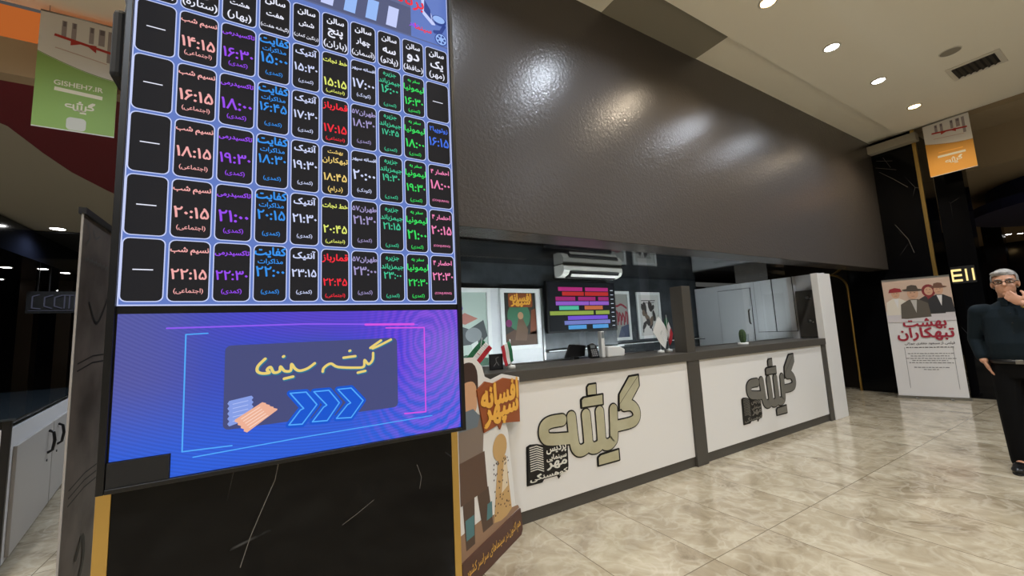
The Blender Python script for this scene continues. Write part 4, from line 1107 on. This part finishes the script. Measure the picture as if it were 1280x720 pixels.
def portrait(s, z, k, coat, skin, hat, hat_c, scarf=None, o=0.002):
    mb.poly([(s - 0.17 * k, z - 0.42 * k), (s + 0.17 * k, z - 0.42 * k), (s + 0.15 * k, z - 0.16 * k), (s + 0.05 * k, z - 0.09 * k), (s - 0.05 * k, z - 0.09 * k), (s - 0.15 * k, z - 0.16 * k)], fq, o, coat)
    mb.poly([(s - 0.035 * k, z - 0.10 * k), (s + 0.035 * k, z - 0.10 * k), (s + 0.01 * k, z - 0.3 * k)], fq, o + 0.0004, scarf or M_SHEET)
    mb.poly(ell(s, z, 0.062 * k, 0.085 * k, 18), fq, o + 0.0006, skin)
    mb.stroke([(s - 0.03 * k, z + 0.015 * k), (s - 0.012 * k, z + 0.015 * k)], 0.008 * k, fq, o + 0.001, pc('shadow', (70, 50, 40)), False)
    mb.stroke([(s + 0.012 * k, z + 0.015 * k), (s + 0.03 * k, z + 0.015 * k)], 0.008 * k, fq, o + 0.001, pc('shadow', (70, 50, 40)), False)
    mb.stroke([(s - 0.016 * k, z - 0.04 * k), (s + 0.016 * k, z - 0.04 * k)], 0.006 * k, fq, o + 0.001, pc('lip', (140, 80, 70)), False)
    if hat == 'brim':
        mb.poly(ell(s, z + 0.055 * k, 0.115 * k, 0.022 * k, 18, -0.06), fq, o + 0.0012, hat_c)
        mb.poly([(s - 0.066 * k, z + 0.06 * k), (s + 0.066 * k, z + 0.06 * k), (s + 0.052 * k, z + 0.12 * k), (s, z + 0.135 * k), (s - 0.052 * k, z + 0.12 * k)], fq, o + 0.0013, hat_c)
    elif hat == 'scarf':
        mb.ring(ell(s, z - 0.005 * k, 0.088 * k, 0.115 * k, 18), ell(s, z - 0.012 * k, 0.055 * k, 0.075 * k, 18), fq, o + 0.0012, hat_c)
    else:
        mb.poly([(s - 0.10 * k, z + 0.03 * k), (s + 0.10 * k, z + 0.035 * k), (s + 0.08 * k, z + 0.10 * k), (s, z + 0.125 * k), (s - 0.08 * k, z + 0.10 * k)], fq, o + 0.0012, hat_c)
SK = pc('skin', (206, 160, 130))
portrait(0.15, 1.74, 0.85, pc('cream', (226, 216, 200)), SK, 'beret', pc('beret', (150, 36, 44)), None, 0.002)
portrait(0.55, 1.765, 0.92, pc('dark', (56, 48, 46)), SK, 'scarf', pc('scarf', (132, 40, 44)), pc('scarf', (132, 40, 44)), 0.003)
portrait(0.665, 1.765, 0.88, pc('black', (44, 42, 44)), SK, 'brim', pc('hat_brown', (112, 76, 58)), None, 0.005)
portrait(0.36, 1.73, 1.08, pc('olive_coat', (92, 84, 74)), SK, 'brim', pc('hat_dark', (78, 66, 56)), pc('grey_scarf', (190, 184, 176)), 0.007)
mb.poly([(0, 1.26), (0.81, 1.26), (0.81, 1.315), (0.55, 1.335), (0.25, 1.31), (0, 1.335)], fq, 0.010, pc('haze', (212, 204, 204)))
part(mb, 'portraits', t)
mb = MB()
CR = pc('crimson', (160, 34, 56)); GT = pc('grey_text', (104, 98, 98))
mb.text('بهشت', 0.44, 1.225, 0.50, 0.17, fq, 0.012, CR, 0.03, grow=True)
mb.text('تبهکاران', 0.43, 1.055, 0.66, 0.21, fq, 0.012, CR, 0.03, grow=True)
mb.text('فیلمی از مسعود جعفری جوزانی', 0.46, 0.90, 0.58, 0.05, fq, 0.004, GT, 0.02, grow=True)
rr = random.Random(9)
for i, (z_, w_) in enumerate(((0.835, 0.52), (0.735, 0.50), (0.695, 0.44), (0.655, 0.56), (0.62, 0.42), (0.585, 0.50), (0.51, 0.40), (0.475, 0.18))):
    u = 0.44 - w_ / 2
    while u < 0.44 + w_ / 2:
        l = 0.015 + 0.035 * rr.random()
        mb.stroke([(u, z_), (u + l, z_ + 0.004 * (rr.random() - 0.5))], 0.010 if i else 0.014, fq, 0.004, GT, False)
        u += l + 0.010
mb.stroke([(0.16, 0.84), (0.16, 0.17)], 0.004, fq, 0.004, GT, False); mb.stroke([(0.72, 0.84), (0.72, 0.17)], 0.004, fq, 0.004, GT, False)
part(mb, 'lettering', t)

# ------------------------------------------------------------------ hanging banners
def hanging(label, fr, w, z0, z1, colour, cat_u, url, loc, n=1):
    t = thing('hanging_banner', label, 'banner', loc, 0, 'banners hanging from the ceiling edge')
    part(MB().prism([(0, z0), (w, z0), (w, z1), (0, z1)], -0.004, 0.0, M_SHEET, fr), 'sheet', t)
    part(MB().tube([fr(0.1 * w, z1, -0.002), fr(0.1 * w, 4.5, -0.002)], 0.003, M_STEEL, 6).tube([fr(0.9 * w, z1, -0.002), fr(0.9 * w, 4.5, -0.002)], 0.003, M_STEEL, 6).tube([fr(0, z1, -0.002), fr(w, z1, -0.002)], 0.008, M_STEEL, 8), 'hanging_rod', t)
    h = z1 - z0; mb = MB()
    Z = lambda f: z0 + h * f
    c1 = mat('banner_' + cat_u, colour, 0.6); c2 = mat('banner_' + cat_u + '_deep', tuple(int(x * 0.86) for x in colour), 0.6)
    mb.poly([(0, z0 + 0.008), (w, z0 + 0.008)] + [(w * (1 - i / 12), Z(0.50 + 0.085 * (i / 12) ** 1.6 * 1.6)) for i in range(13)], fr, 0.0012, c1)
    mb.stroke([(w * i / 12, Z(0.505 + 0.085 * (1 - i / 12) ** 1.6 * 1.6)) for i in range(13)], 0.006, fr, 0.0015, c2)
    g = mat('banner_window_grey', (158, 148, 150), 0.6); g2 = mat('banner_window_dark', (116, 106, 110), 0.6); rd = mat('banner_ribbon_red', (186, 52, 44), 0.6)
    for (a, b_) in ((0.26, 0.32), (0.38, 0.44), (0.60, 0.66), (0.72, 0.80)):
        mb.rect(w * a, w * b_, Z(0.80), Z(0.95), fr, 0.0012, g); mb.rect(w * (a + 0.015), w * (b_ - 0.01), Z(0.90), Z(0.945), fr, 0.0016, g2)
    mb.rect(w * 0.84, w * 0.90, Z(0.66), Z(0.95), fr, 0.0012, g)
    mb.stroke([(w * 0.18, Z(0.81)), (w * 0.93, Z(0.75))], 0.024, fr, 0.002, rd, False)
    mb.poly([(w * 0.38, Z(0.80)), (w * 0.55, Z(0.785)), (w * 0.38, Z(0.745))], fr, 0.0024, rd); mb.poly([(w * 0.70, Z(0.79)), (w * 0.55, Z(0.785)), (w * 0.70, Z(0.725))], fr, 0.0024, rd)
    mb.stroke([(w * 0.2, Z(0.70)), (w * 0.45, Z(0.68)), (w * 0.85, Z(0.645))], 0.008, fr, 0.0014, mat('banner_line_pink', (204, 176, 168), 0.6), False)
    part(mb, 'print', t)
    wt = mat('banner_text_cream', (232, 226, 204), 0.6); mb = MB()
    if url: mb.text('GISHEH7.IR', w * 0.52, Z(0.40), w * 0.60, 0.06, fr, 0.002, wt, 0.02, rtl=False)
    else: mb.stroke([(w * 0.26, Z(0.42)), (w * 0.78, Z(0.405))], 0.018, fr, 0.002, mat('banner_' + cat_u + '_light', tuple(min(255, int(x * 1.15)) for x in colour), 0.6), False)
    mb.stroke([(w * 0.23, Z(0.345)), (w * 0.82, Z(0.33))], 0.034, fr, 0.002, wt, False)
    for q in LOGO_STROKES: mb.stroke([(w * 0.44 + a * 0.17, Z(0.19) + (b_ - 0.45) * 0.17) for a, b_ in smooth_line(q, 3)], 0.012, fr, 0.002, wt)
    for q in LOGO_POLYS: mb.poly([(w * 0.44 + a * 0.17, Z(0.19) + (b_ - 0.45) * 0.17) for a, b_ in q], fr, 0.002, wt)
    if url: mb.poly(rrect(w * 0.40, w * 0.64, z0 + 0.012, Z(0.12), 0.03), fr, 0.002, mat('banner_badge', (206, 206, 196), 0.6))
    part(mb, 'lettering', t)
# pixel-free sizes: both sheets about half a metre wide
hanging('green and white banner hanging at the left of the timetable screen', lambda u, v, o: (-1.80 + u, 4.84 - o, v), 0.52, 3.36, 4.44, (142, 176, 92), 'green', True, (-1.55, 4.84, 3.4))
hanging('orange and white banner hanging beside the black column at the right', fr_x(9.3, 1.90), 0.52, 3.61, 4.49, (226, 160, 62), 'orange', False, (9.3, 1.64, 3.6))

# ------------------------------------------------------------------ ceiling vent and speaker
t = thing('ceiling_vent', 'rectangular air vent with dark slats in the beige ceiling', 'air vent', (7.66, 1.0, 4.5))
mb = MB()
x0, x1, y0, y1 = 7.42, 7.88, 0.77, 1.23
mb.box(x0, x1, y0, y0 + 0.05, 4.485, 4.5, M_TRIM).box(x0, x1, y1 - 0.05, y1, 4.485, 4.5, M_TRIM).box(x0, x0 + 0.05, y0 + 0.05, y1 - 0.05, 4.485, 4.5, M_TRIM).box(x1 - 0.05, x1, y0 + 0.05, y1 - 0.05, 4.485, 4.5, M_TRIM)
part(mb, 'frame', t, bevel=0.003)
part(MB().box(x0 + 0.05, x1 - 0.05, y0 + 0.05, y1 - 0.05, 4.494, 4.499, M_BLACKMATT), 'duct_opening', t)
mb = MB()
for i in range(7):
    y = y0 + 0.075 + i * 0.052
    mb.prism([(y, 4.495), (y + 0.006, 4.495), (y + 0.028, 4.478), (y + 0.022, 4.478)], x0 + 0.05, x1 - 0.05, mat('vent_slat', (60, 56, 50), 0.6), lambda a, b, c: (c, a, b))
part(mb, 'slats', t)
t = thing('ceiling_speaker', 'round grey speaker disc in the ceiling beside the vent', 'speaker', (6.94, 1.08, 4.5))
MB().lathe([(0.09, 0), (0.09, -0.006), (0.08, -0.012), (0.001, -0.012)], mat('speaker_grey', (148, 142, 128), 0.6), seg=32).build('grille', t)
MB().lathe([(0.097, 0.0), (0.097, -0.005), (0.088, -0.008), (0.088, 0.0)], M_TRIM, seg=32).build('rim', t)

# ------------------------------------------------------------------ left: glass topped cabinet and brown banner
ang = math.atan2(-0.45, 2.45)   # the side recedes slightly to the left
t = thing('display_cabinet', 'low white cabinet with a glass top at the left edge', 'cabinet', (-1.48, 4.06, 0), math.radians(10.4))
MB().box(-2.2, 0.0, 0.0, 3.2, 0.06, 0.93, M_WHITE2).build('body', t, bevel=0.004)
MB().box(-2.15, -0.04, 0.04, 3.15, 0.0, 0.06, M_BLACK).build('plinth', t)
MB().box(-2.22, 0.03, -0.03, 3.2, 0.985, 1.0, mat('smoked_glass_top', (40, 48, 54), 0.04)).build('glass_top', t, bevel=0.003)
MB().box(-2.15, -0.03, 0.03, 3.15, 0.93, 0.985, M_DARKWALL).build('glass_band', t)
MB().box(-0.035, 0.004, -0.008, 0.03, 0.0, 0.985, M_BLACK).build('corner_post', t, bevel=0.002)
for i in range(2):
    y0 = 0.12 + i * 1.3
    d = MB().box(0.0, 0.02, y0, y0 + 1.26, 0.09, 0.80, mat('cabinet_door_grey', (176, 172, 168), 0.4)).build('door', t, bevel=0.003)
    hy = y0 + (1.05 if i == 0 else 0.2)
    MB().tube([(0.02, hy, 0.75), (0.05, hy, 0.73), (0.06, hy, 0.66), (0.05, hy, 0.58), (0.02, hy, 0.56)], 0.011, M_BLACK, 8).build('handle', d)
    MB().tube([(0.02, hy - 0.01, 0.50), (0.026, hy - 0.01, 0.50)], 0.011, M_BLACK, 10).build('keyhole', d)

BA = (-0.69, 2.32); BU = (0.0, 1.0); fb = fr_line(BA, BU)
t = thing('brown_banner', 'brown printed banner stand seen side-on, left of the timetable screen', 'banner', (-0.69, 2.72, 0))
M_BROWNPRINT = mat('faded_brown_print', (172, 156, 144), 0.4, vary=((112, 96, 86), 3.5))
part(MB().prism([(0, 0.04), (0.8, 0.04), (0.8, 2.0), (0, 2.0)], -0.004, 0.0, M_BROWNPRINT, fb), 'sheet', t)
part(MB().prism([(-0.01, 1.985), (0.81, 1.985), (0.81, 2.012), (-0.01, 2.012)], -0.014, 0.01, M_BLACK, fb), 'top_rail', t)
part(MB().prism([(-0.02, 0), (0.82, 0), (0.82, 0.05), (-0.02, 0.05)], -0.08, 0.03, M_BLACK, fb), 'base', t)
part(MB().prism([(-0.006, 0.04), (0.0, 0.04), (0.0, 2.0), (-0.006, 2.0)], -0.005, 0.002, mat('banner_edge_pale', (176, 170, 164), 0.5), fb), 'edge_trim', t)
mb = MB()
dk = mat('print_dark_brown', (44, 35, 30), 0.4); lt = mat('print_pale_grey', (150, 146, 142), 0.4)
for i in range(12):
    mb.stroke([(0.04 + i * 0.024, 1.80), (0.055 + i * 0.024, 1.80 + 0.012 * (i % 2))], 0.018, fb, 0.001, lt, False)
for q in ([(0.05, 1.95), (0.08, 1.9), (0.05, 1.87)], [(0.11, 1.94), (0.14, 1.91), (0.19, 1.93)]):
    mb.stroke(q, 0.010, fb, 0.001, lt)
for z_ in (1.36, 1.33, 0.86, 0.83, 0.80): mb.stroke([(0.04, z_), (0.2, z_ + 0.03), (0.36, z_ + 0.035)], 0.006, fb, 0.001, dk, False)
mb.stroke(smooth_line([(0.12, 1.62), (0.2, 1.54), (0.26, 1.56), (0.34, 1.66)]), 0.014, fb, 0.001, dk)
mb.stroke(smooth_line([(0.16, 0.56), (0.22, 0.62), (0.24, 0.52), (0.18, 0.40), (0.2, 0.28)]), 0.03, fb, 0.001, dk)
part(mb, 'print', t)

# blurred lit outline sign in the far left lobby, and lit sign on the right
E_OUT = emit('faint_sign_glow', (84, 86, 104), 0.4)
t = MB(); fz = fr_y(13.2)
t.box(-4.75, -3.9, 13.22, 13.26, 2.36, 2.86, M_BLACKMATT)
t.stroke([(-4.65, 2.48), (-4.65, 2.74), (-4.55, 2.78)], 0.025, fz, 0.0, E_OUT); t.stroke([(-4.65, 2.48), (-4.52, 2.46)], 0.025, fz, 0.0, E_OUT)
for u in (-4.46, -4.30): t.stroke([(u + 0.12, 2.77), (u, 2.72), (u, 2.52), (u + 0.12, 2.47)], 0.025, fz, 0.0, E_OUT)
for u in (-4.14, -4.06, -3.97): t.stroke([(u, 2.47), (u, 2.77)], 0.025, fz, 0.0, E_OUT)
t.stroke([(-4.2, 2.77), (-4.0, 2.77)], 0.025, fz, 0.0, E_OUT); t.stroke([(-4.7, 2.42), (-3.93, 2.42)], 0.012, fz, 0.0, E_OUT)
t.box(-4.6, -4.58, 13.235, 13.25, 2.86, 3.4, M_BLACKMATT).box(-4.42, -4.40, 13.235, 13.25, 2.86, 3.4, M_BLACKMATT)
o = t.build('lobby_sign'); tag(o, 'faint outlined sign glowing in the dark far left lobby', 'sign')

fsn = fr_x(9.684, 0)
E_SIGN = emit('sign_warm_white', (255, 226, 150), 1.2)
t = MB().box(9.685, 9.699, 1.665, 1.935, 1.85, 2.13, M_BLACKMATT)
for z_ in (1.90, 1.985, 2.07): t.stroke([(-1.925, z_), (-1.815, z_)], 0.035, fsn, 0.001, E_SIGN, False)
t.stroke([(-1.922, 1.885), (-1.922, 2.085)], 0.022, fsn, 0.0012, E_SIGN, False)
for u in (-1.765, -1.69): t.stroke([(u, 1.885), (u, 2.08)], 0.022, fsn, 0.001, E_SIGN, False)
o = t.build('lit_sign'); tag(o, 'warm white lit sign on the slim black pillar, right above the roll-up banner corner', 'sign')

# ------------------------------------------------------------------ the man at the right edge
M_SKIN = mat('skin', (196, 146, 118), 0.55)
M_SHIRT = mat('dark_teal_cloth', (15, 27, 34), 0.9, spec=0.25, bump=(220, 0.1))
M_TROUSER = mat('black_cloth', (5, 5, 6), 0.9, spec=0.2)
M_SHOE = mat('black_leather', (16, 15, 15), 0.35)
M_HAIR = mat('grey_hair', (168, 164, 158), 0.75, vary=((120, 116, 112), 40))
man = thing('person', 'grey haired man in teal shirt and black trousers, hand raised to his mouth', 'person', (5.62, 0.80, 0), math.radians(-84))

def loft(mb, sections, material, seg=20):
    """sections: (cx, cy, z, rx, ry)"""
    v = []; f = []
    for cx, cy, z, rx, ry in sections:
        for k_ in range(seg):
            a = 2 * math.pi * k_ / seg
            v.append((cx + rx * math.cos(a), cy + ry * math.sin(a), z))
    for i in range(len(sections) - 1):
        for k_ in range(seg):
            f.append((i * seg + k_, i * seg + (k_ + 1) % seg, (i + 1) * seg + (k_ + 1) % seg, (i + 1) * seg + k_))
    f.append(tuple(range(seg))[::-1]); f.append(tuple(range((len(sections) - 1) * seg, len(sections) * seg)))
    mb.add(v, f, material, True)

def limb(mb, pts, radii, material):
    P = [Vector(p) for p in pts]; fine = []; rad = []
    for i in range(len(P) - 1):
        for s_ in range(4):
            t_ = s_ / 4
            fine.append(P[i].lerp(P[i + 1], t_)); rad.append(radii[i] + (radii[i + 1] - radii[i]) * t_)
    fine.append(P[-1]); rad.append(radii[-1])
    mb.tube(fine, rad, material, 14)
    for p, r in zip(P, radii): mb.ellipsoid(p, (r, r, r), material, 14, 8)

# joints (local frame: he faces -y, his left hand side is +x)
R_SH, R_EL, R_WR = (-0.19, 0.01, 1.385), (-0.238, 0.06, 1.13), (-0.205, -0.045, 0.945)
L_SH, L_EL, L_WR = (0.205, 0.0, 1.385), (0.275, -0.13, 1.185), (0.085, -0.215, 1.435)
R_HIP, R_KN, R_AN = (-0.095, 0.0, 0.90), (-0.10, -0.02, 0.49), (-0.095, 0.02, 0.09)
L_HIP, L_KN, L_AN = (0.095, 0.0, 0.90), (0.12, 0.02, 0.49), (0.13, 0.10, 0.09)
HEAD = Vector((-0.005, -0.03, 1.625))

body = MB()
# head: skull, jaw, nose, brow, ears
body.ellipsoid(HEAD + Vector((0, 0.012, 0.03)), (0.074, 0.094, 0.090), M_SKIN)
body.ellipsoid(HEAD + Vector((0, -0.022, -0.045)), (0.060, 0.068, 0.075), M_SKIN)
body.ellipsoid(HEAD + Vector((0, -0.066, -0.098)), (0.026, 0.022, 0.020), M_SKIN)
body.tube([HEAD + Vector((0, -0.078, 0.025)), HEAD + Vector((0, -0.098, -0.012)), HEAD + Vector((0, -0.104, -0.026))], [0.009, 0.013, 0.015], M_SKIN, 10)
body.ellipsoid(HEAD + Vector((0, -0.072, 0.035)), (0.055, 0.014, 0.012), M_SKIN)
for s_ in (-1, 1):
    body.ellipsoid(HEAD + Vector((s_ * 0.076, 0.012, -0.005)), (0.010, 0.020, 0.033), M_SKIN)
    body.ellipsoid(HEAD + Vector((s_ * 0.036, -0.062, -0.030)), (0.022, 0.018, 0.022), M_SKIN)
for dz in (-0.058, -0.070): body.ellipsoid(HEAD + Vector((0, -0.080, dz)), (0.024, 0.010, 0.006), M_SKIN)
limb(body, [(-0.003, 0.0, 1.44), HEAD + Vector((0, 0.015, -0.06))], [0.058, 0.055], M_SKIN)
# trunk under the clothes
loft(body, [(0, 0, 0.86, 0.13, 0.10), (0, 0, 0.98, 0.15, 0.115), (0, -0.01, 1.15, 0.155, 0.12), (0, 0, 1.32, 0.16, 0.10), (0, 0.005, 1.41, 0.13, 0.07), (0, 0.005, 1.46, 0.06, 0.05)], M_SKIN)
limb(body, [R_SH, R_EL, R_WR], [0.046, 0.038, 0.027], M_SKIN)
limb(body, [L_SH, L_EL, L_WR], [0.046, 0.040, 0.027], M_SKIN)
limb(body, [R_HIP, R_KN, R_AN], [0.07, 0.048, 0.035], M_SKIN)
limb(body, [L_HIP, L_KN, L_AN], [0.07, 0.048, 0.035], M_SKIN)
limb(body, [R_AN, (-0.10, -0.10, 0.04)], [0.034, 0.025], M_SKIN)
limb(body, [L_AN, (0.14, -0.02, 0.04)], [0.034, 0.025], M_SKIN)

def hand(mb, wrist, along, palm_n, thumb_side, curl, size=1.0):
    """palm with four fingers and a thumb; along = wrist to knuckles, palm_n = out of the palm"""
    a = Vector(along).normalized(); n = Vector(palm_n); n = (n - a * n.dot(a)).normalized(); s_ = a.cross(n).normalized() * thumb_side
    W = Vector(wrist)
    rm = Matrix((s_, n, a)).transposed()
    mb.ellipsoid(W + a * 0.052 * size, (0.041 * size, 0.015 * size, 0.054 * size), M_SKIN, 16, 10, rm)
    tips = []
    for k_, (off, ln) in enumerate(((0.030, 0.070), (0.010, 0.080), (-0.010, 0.074), (-0.029, 0.058))):
        p = W + a * 0.092 * size + s_ * off * size
        chain = [W + a * 0.06 * size + s_ * off * 0.9 * size, p]; d = a.copy(); q_ = p.copy()
        for j in range(3):
            ang_ = curl * (0.55 if j == 0 else 1.0)
            d = (d * math.cos(ang_) + n.copy() * math.sin(ang_)).normalized() if j == 0 else (Matrix.Rotation(0, 3, 'X') @ (d * math.cos(ang_) + (n - d * n.dot(d)).normalized() * math.sin(ang_))).normalized()
            q_ = q_ + d * ln * size * (0.45, 0.32, 0.23)[j]
            chain.append(q_.copy())
        mb.tube(chain, [0.0095 * size, 0.0095 * size, 0.0088 * size, 0.0082 * size, 0.0072 * size], M_SKIN, 10)
        mb.ellipsoid(chain[-1], (0.0074 * size,) * 3, M_SKIN, 10, 6)
        tips.append(chain[-1])
    tb = W + a * 0.022 * size + s_ * 0.028 * size
    t1 = tb + (a * 0.6 + s_ * 0.75 + n * 0.25).normalized() * 0.040 * size
    t2 = t1 + (a * 0.85 + s_ * 0.30 + n * 0.45).normalized() * 0.034 * size
    t3 = t2 + (a * 0.95 + n * 0.4).normalized() * 0.022 * size
    mb.tube([tb, t1, t2, t3], [0.016 * size, 0.0125 * size, 0.0105 * size, 0.0085 * size], M_SKIN, 10)
    mb.ellipsoid(t3, (0.0088 * size,) * 3, M_SKIN, 10, 6)
# left hand: fingers laid over the mouth, seen from its back; right hand goes into the pocket
hand(body, L_WR, Vector((-0.075, 0.04, 0.075)), (0.1, 1.0, 0.15), -1, 0.45)
hand(body, R_WR, Vector((0.035, 0.01, -0.11)), (1.0, 0.1, 0.2), -1, 0.25)
body.build('body', man, remesh=0.0055, smooth_it=2)

# shirt
sh = MB()
loft(sh, [(0, 0, 0.925, 0.165, 0.125), (0, -0.012, 1.0, 0.178, 0.145), (0, -0.018, 1.10, 0.180, 0.150), (0, -0.008, 1.22, 0.180, 0.135), (0, 0, 1.33, 0.185, 0.118), (0, 0.004, 1.40, 0.165, 0.092), (0, 0.006, 1.445, 0.105, 0.072), (0, 0.004, 1.475, 0.066, 0.060)], M_SHIRT, 28)
limb(sh, [(-0.15, 0.005, 1.385), R_SH, R_EL, tuple(Vector(R_EL).lerp(Vector(R_WR), 0.80))], [0.07, 0.068, 0.056, 0.045], M_SHIRT)
limb(sh, [(0.15, 0.005, 1.385), L_SH, L_EL, tuple(Vector(L_EL).lerp(Vector(L_WR), 0.42))], [0.07, 0.068, 0.058, 0.046], M_SHIRT)
so = sh.build('shirt', man, remesh=0.007, smooth_it=3)
col_ = MB()
for s_ in (-1, 1):
    col_.prism([(0.004 * s_, -0.078), (0.040 * s_, -0.062), (0.066 * s_, -0.01), (0.058 * s_, 0.045), (0.052 * s_, 0.045), (0.058 * s_, -0.005), (0.034 * s_, -0.052)], 1.462, 1.502, M_SHIRT)
    col_.prism([(0.006 * s_, -0.082), (0.050 * s_, -0.072), (0.045 * s_, -0.060), (0.006 * s_, -0.070)], 1.425, 1.485, M_SHIRT)
c_ = col_.build('collar', so, bevel=0.003)
bt = MB()
for i in range(5): bt.ellipsoid((0, -0.152 + 0.010 * abs(i - 1.5), 1.02 + i * 0.085), (0.006, 0.003, 0.006), M_BLACKMATT, 8, 6)
pk = bt.build('buttons', so)

# trousers
tr = MB()
loft(tr, [(0, 0.005, 0.80, 0.150, 0.115), (0, 0.004, 0.87, 0.168, 0.128), (0, 0.0, 0.945, 0.170, 0.132)], M_TROUSER, 28)
limb(tr, [(-0.085, 0.0, 0.86), R_KN, (R_AN[0], R_AN[1], 0.075)], [0.098, 0.074, 0.064], M_TROUSER)
limb(tr, [(0.085, 0.0, 0.86), L_KN, (L_AN[0], L_AN[1], 0.075)], [0.098, 0.074, 0.064], M_TROUSER)
tr.build('trousers', man, remesh=0.007, smooth_it=3)
bl = MB(); bl.lathe([(1.0, 0.925), (1.03, 0.925), (1.03, 0.962), (1.0, 0.962)], M_BLACK, seg=36)
bl.v = [(x * 0.176, y * 0.138 - 0.004, z) for x, y, z in bl.v]
be = bl.build('belt', man)
MB().box(-0.022, 0.022, -0.156, -0.145, 0.926, 0.962, M_STEEL).build('buckle', be, bevel=0.003)

# shoes
for (ax, ay), (tx, ty) in (((-0.095, 0.02), (-0.115, -0.20)), ((0.13, 0.10), (0.16, -0.11))):
    d = Vector((tx - ax, ty - ay, 0)).normalized(); n_ = Vector((-d.y, d.x, 0))
    s_ = MB(); B = Vector((ax, ay, 0))
    rm = Matrix((d, n_, Vector((0, 0, 1)))).transposed()
    s_.ellipsoid(B + Vector((0, 0, 0.055)), (0.065, 0.042, 0.05), M_SHOE, 18, 10, rm)
    s_.ellipsoid(B + d * 0.09 + Vector((0, 0, 0.045)), (0.10, 0.046, 0.040), M_SHOE, 18, 10, rm)
    s_.ellipsoid(B + d * 0.155 + Vector((0, 0, 0.036)), (0.070, 0.047, 0.030), M_SHOE, 18, 10, rm)
    e_ = s_.build('shoe', man, remesh=0.006, smooth_it=3)
    sole = MB()
    pts = [(B + d * (0.075 + 0.148 * math.cos(a)) + n_ * (0.049 * math.sin(a))) for a in [2 * math.pi * i / 24 for i in range(24)]]
    sole.prism([(p.x, p.y) for p in pts], 0.0, 0.018, M_BLACKMATT)
    sole.build('sole', e_)

# hair, glasses, watch
hr = MB()
hr.ellipsoid(HEAD + Vector((0, 0.022, 0.046)), (0.083, 0.098, 0.088), M_HAIR)
for s_ in (-1, 1):
    hr.ellipsoid(HEAD + Vector((s_ * 0.066, 0.035, 0.005)), (0.018, 0.055, 0.050), M_HAIR)
hr.ellipsoid(HEAD + Vector((-0.02, -0.048, 0.088)), (0.058, 0.034, 0.024), M_HAIR)
ho = hr.build('hair', man, remesh=0.006, smooth_it=2)
# clear the face side of the hair mesh
bm = bmesh.new(); bm.from_mesh(ho.data)
kill = [v_ for v_ in bm.verts if (v_.co.y < HEAD.y - 0.030 and v_.co.z < HEAD.z + 0.068) or (v_.co.y < HEAD.y - 0.002 and v_.co.z < HEAD.z + 0.02)]
bmesh.ops.delete(bm, geom=kill, context='VERTS'); bm.to_mesh(ho.data); bm.free()
gl = MB()
for s_ in (-1, 1):
    gl.tube([HEAD + Vector((s_ * 0.034 + 0.027 * math.cos(a), -0.094, 0.010 + 0.015 * math.sin(a))) for a in [2 * math.pi * i / 16 for i in range(17)]], 0.003, M_BLACK, 6, False)
    gl.tube([HEAD + Vector((s_ * 0.060, -0.094, 0.016)), HEAD + Vector((s_ * 0.078, -0.06, 0.014)), HEAD + Vector((s_ * 0.081, 0.015, 0.012))], 0.0028, M_BLACK, 6)
gl.tube([HEAD + Vector((-0.008, -0.095, 0.014)), HEAD + Vector((0.008, -0.095, 0.014))], 0.0028, M_BLACK, 6)
go = gl.build('glasses', man)
le = MB()
for s_ in (-1, 1):
    le.prism([(s_ * 0.034 + 0.026 * math.cos(a) + HEAD.x, 0.010 + 0.014 * math.sin(a) + HEAD.z) for a in [2 * math.pi * i / 16 for i in range(16)]], HEAD.y - 0.0945, HEAD.y - 0.093, M_GLASS, lambda a, b, c: (a, c, b))
le.build('lenses', go)
ey = MB()
for s_ in (-1, 1):
    ey.ellipsoid(HEAD + Vector((s_ * 0.033, -0.0735, 0.010)), (0.014, 0.006, 0.006), mat('eye_white', (200, 196, 190), 0.3), 12, 8)
    ey.ellipsoid(HEAD + Vector((s_ * 0.033, -0.0785, 0.010)), (0.006, 0.003, 0.006), M_BLACK, 10, 6)
    ey.tube([HEAD + Vector((s_ * 0.012, -0.086, 0.030)), HEAD + Vector((s_ * 0.034, -0.086, 0.037)), HEAD + Vector((s_ * 0.056, -0.076, 0.029))], 0.0038, M_HAIR, 6)
ey.build('eyes_and_brows', man)
wv = (Vector(L_WR) - Vector(L_EL)).normalized(); wc = Vector(L_WR) - wv * 0.012
a_ = wv.cross(Vector((0, 0, 1))).normalized(); b2 = wv.cross(a_).normalized()
wb = MB().tube([wc - wv * 0.008, wc + wv * 0.008], 0.034, M_BRASS, 20)
wo = wb.build('watch', man)
wf = MB(); fd = Vector((0, -1, 0)); fd = (fd - wv * fd.dot(wv)).normalized()
wf.tube([wc + fd * 0.030, wc + fd * 0.040], 0.018, M_STEEL, 18); wf.build('watch_dial', wo)
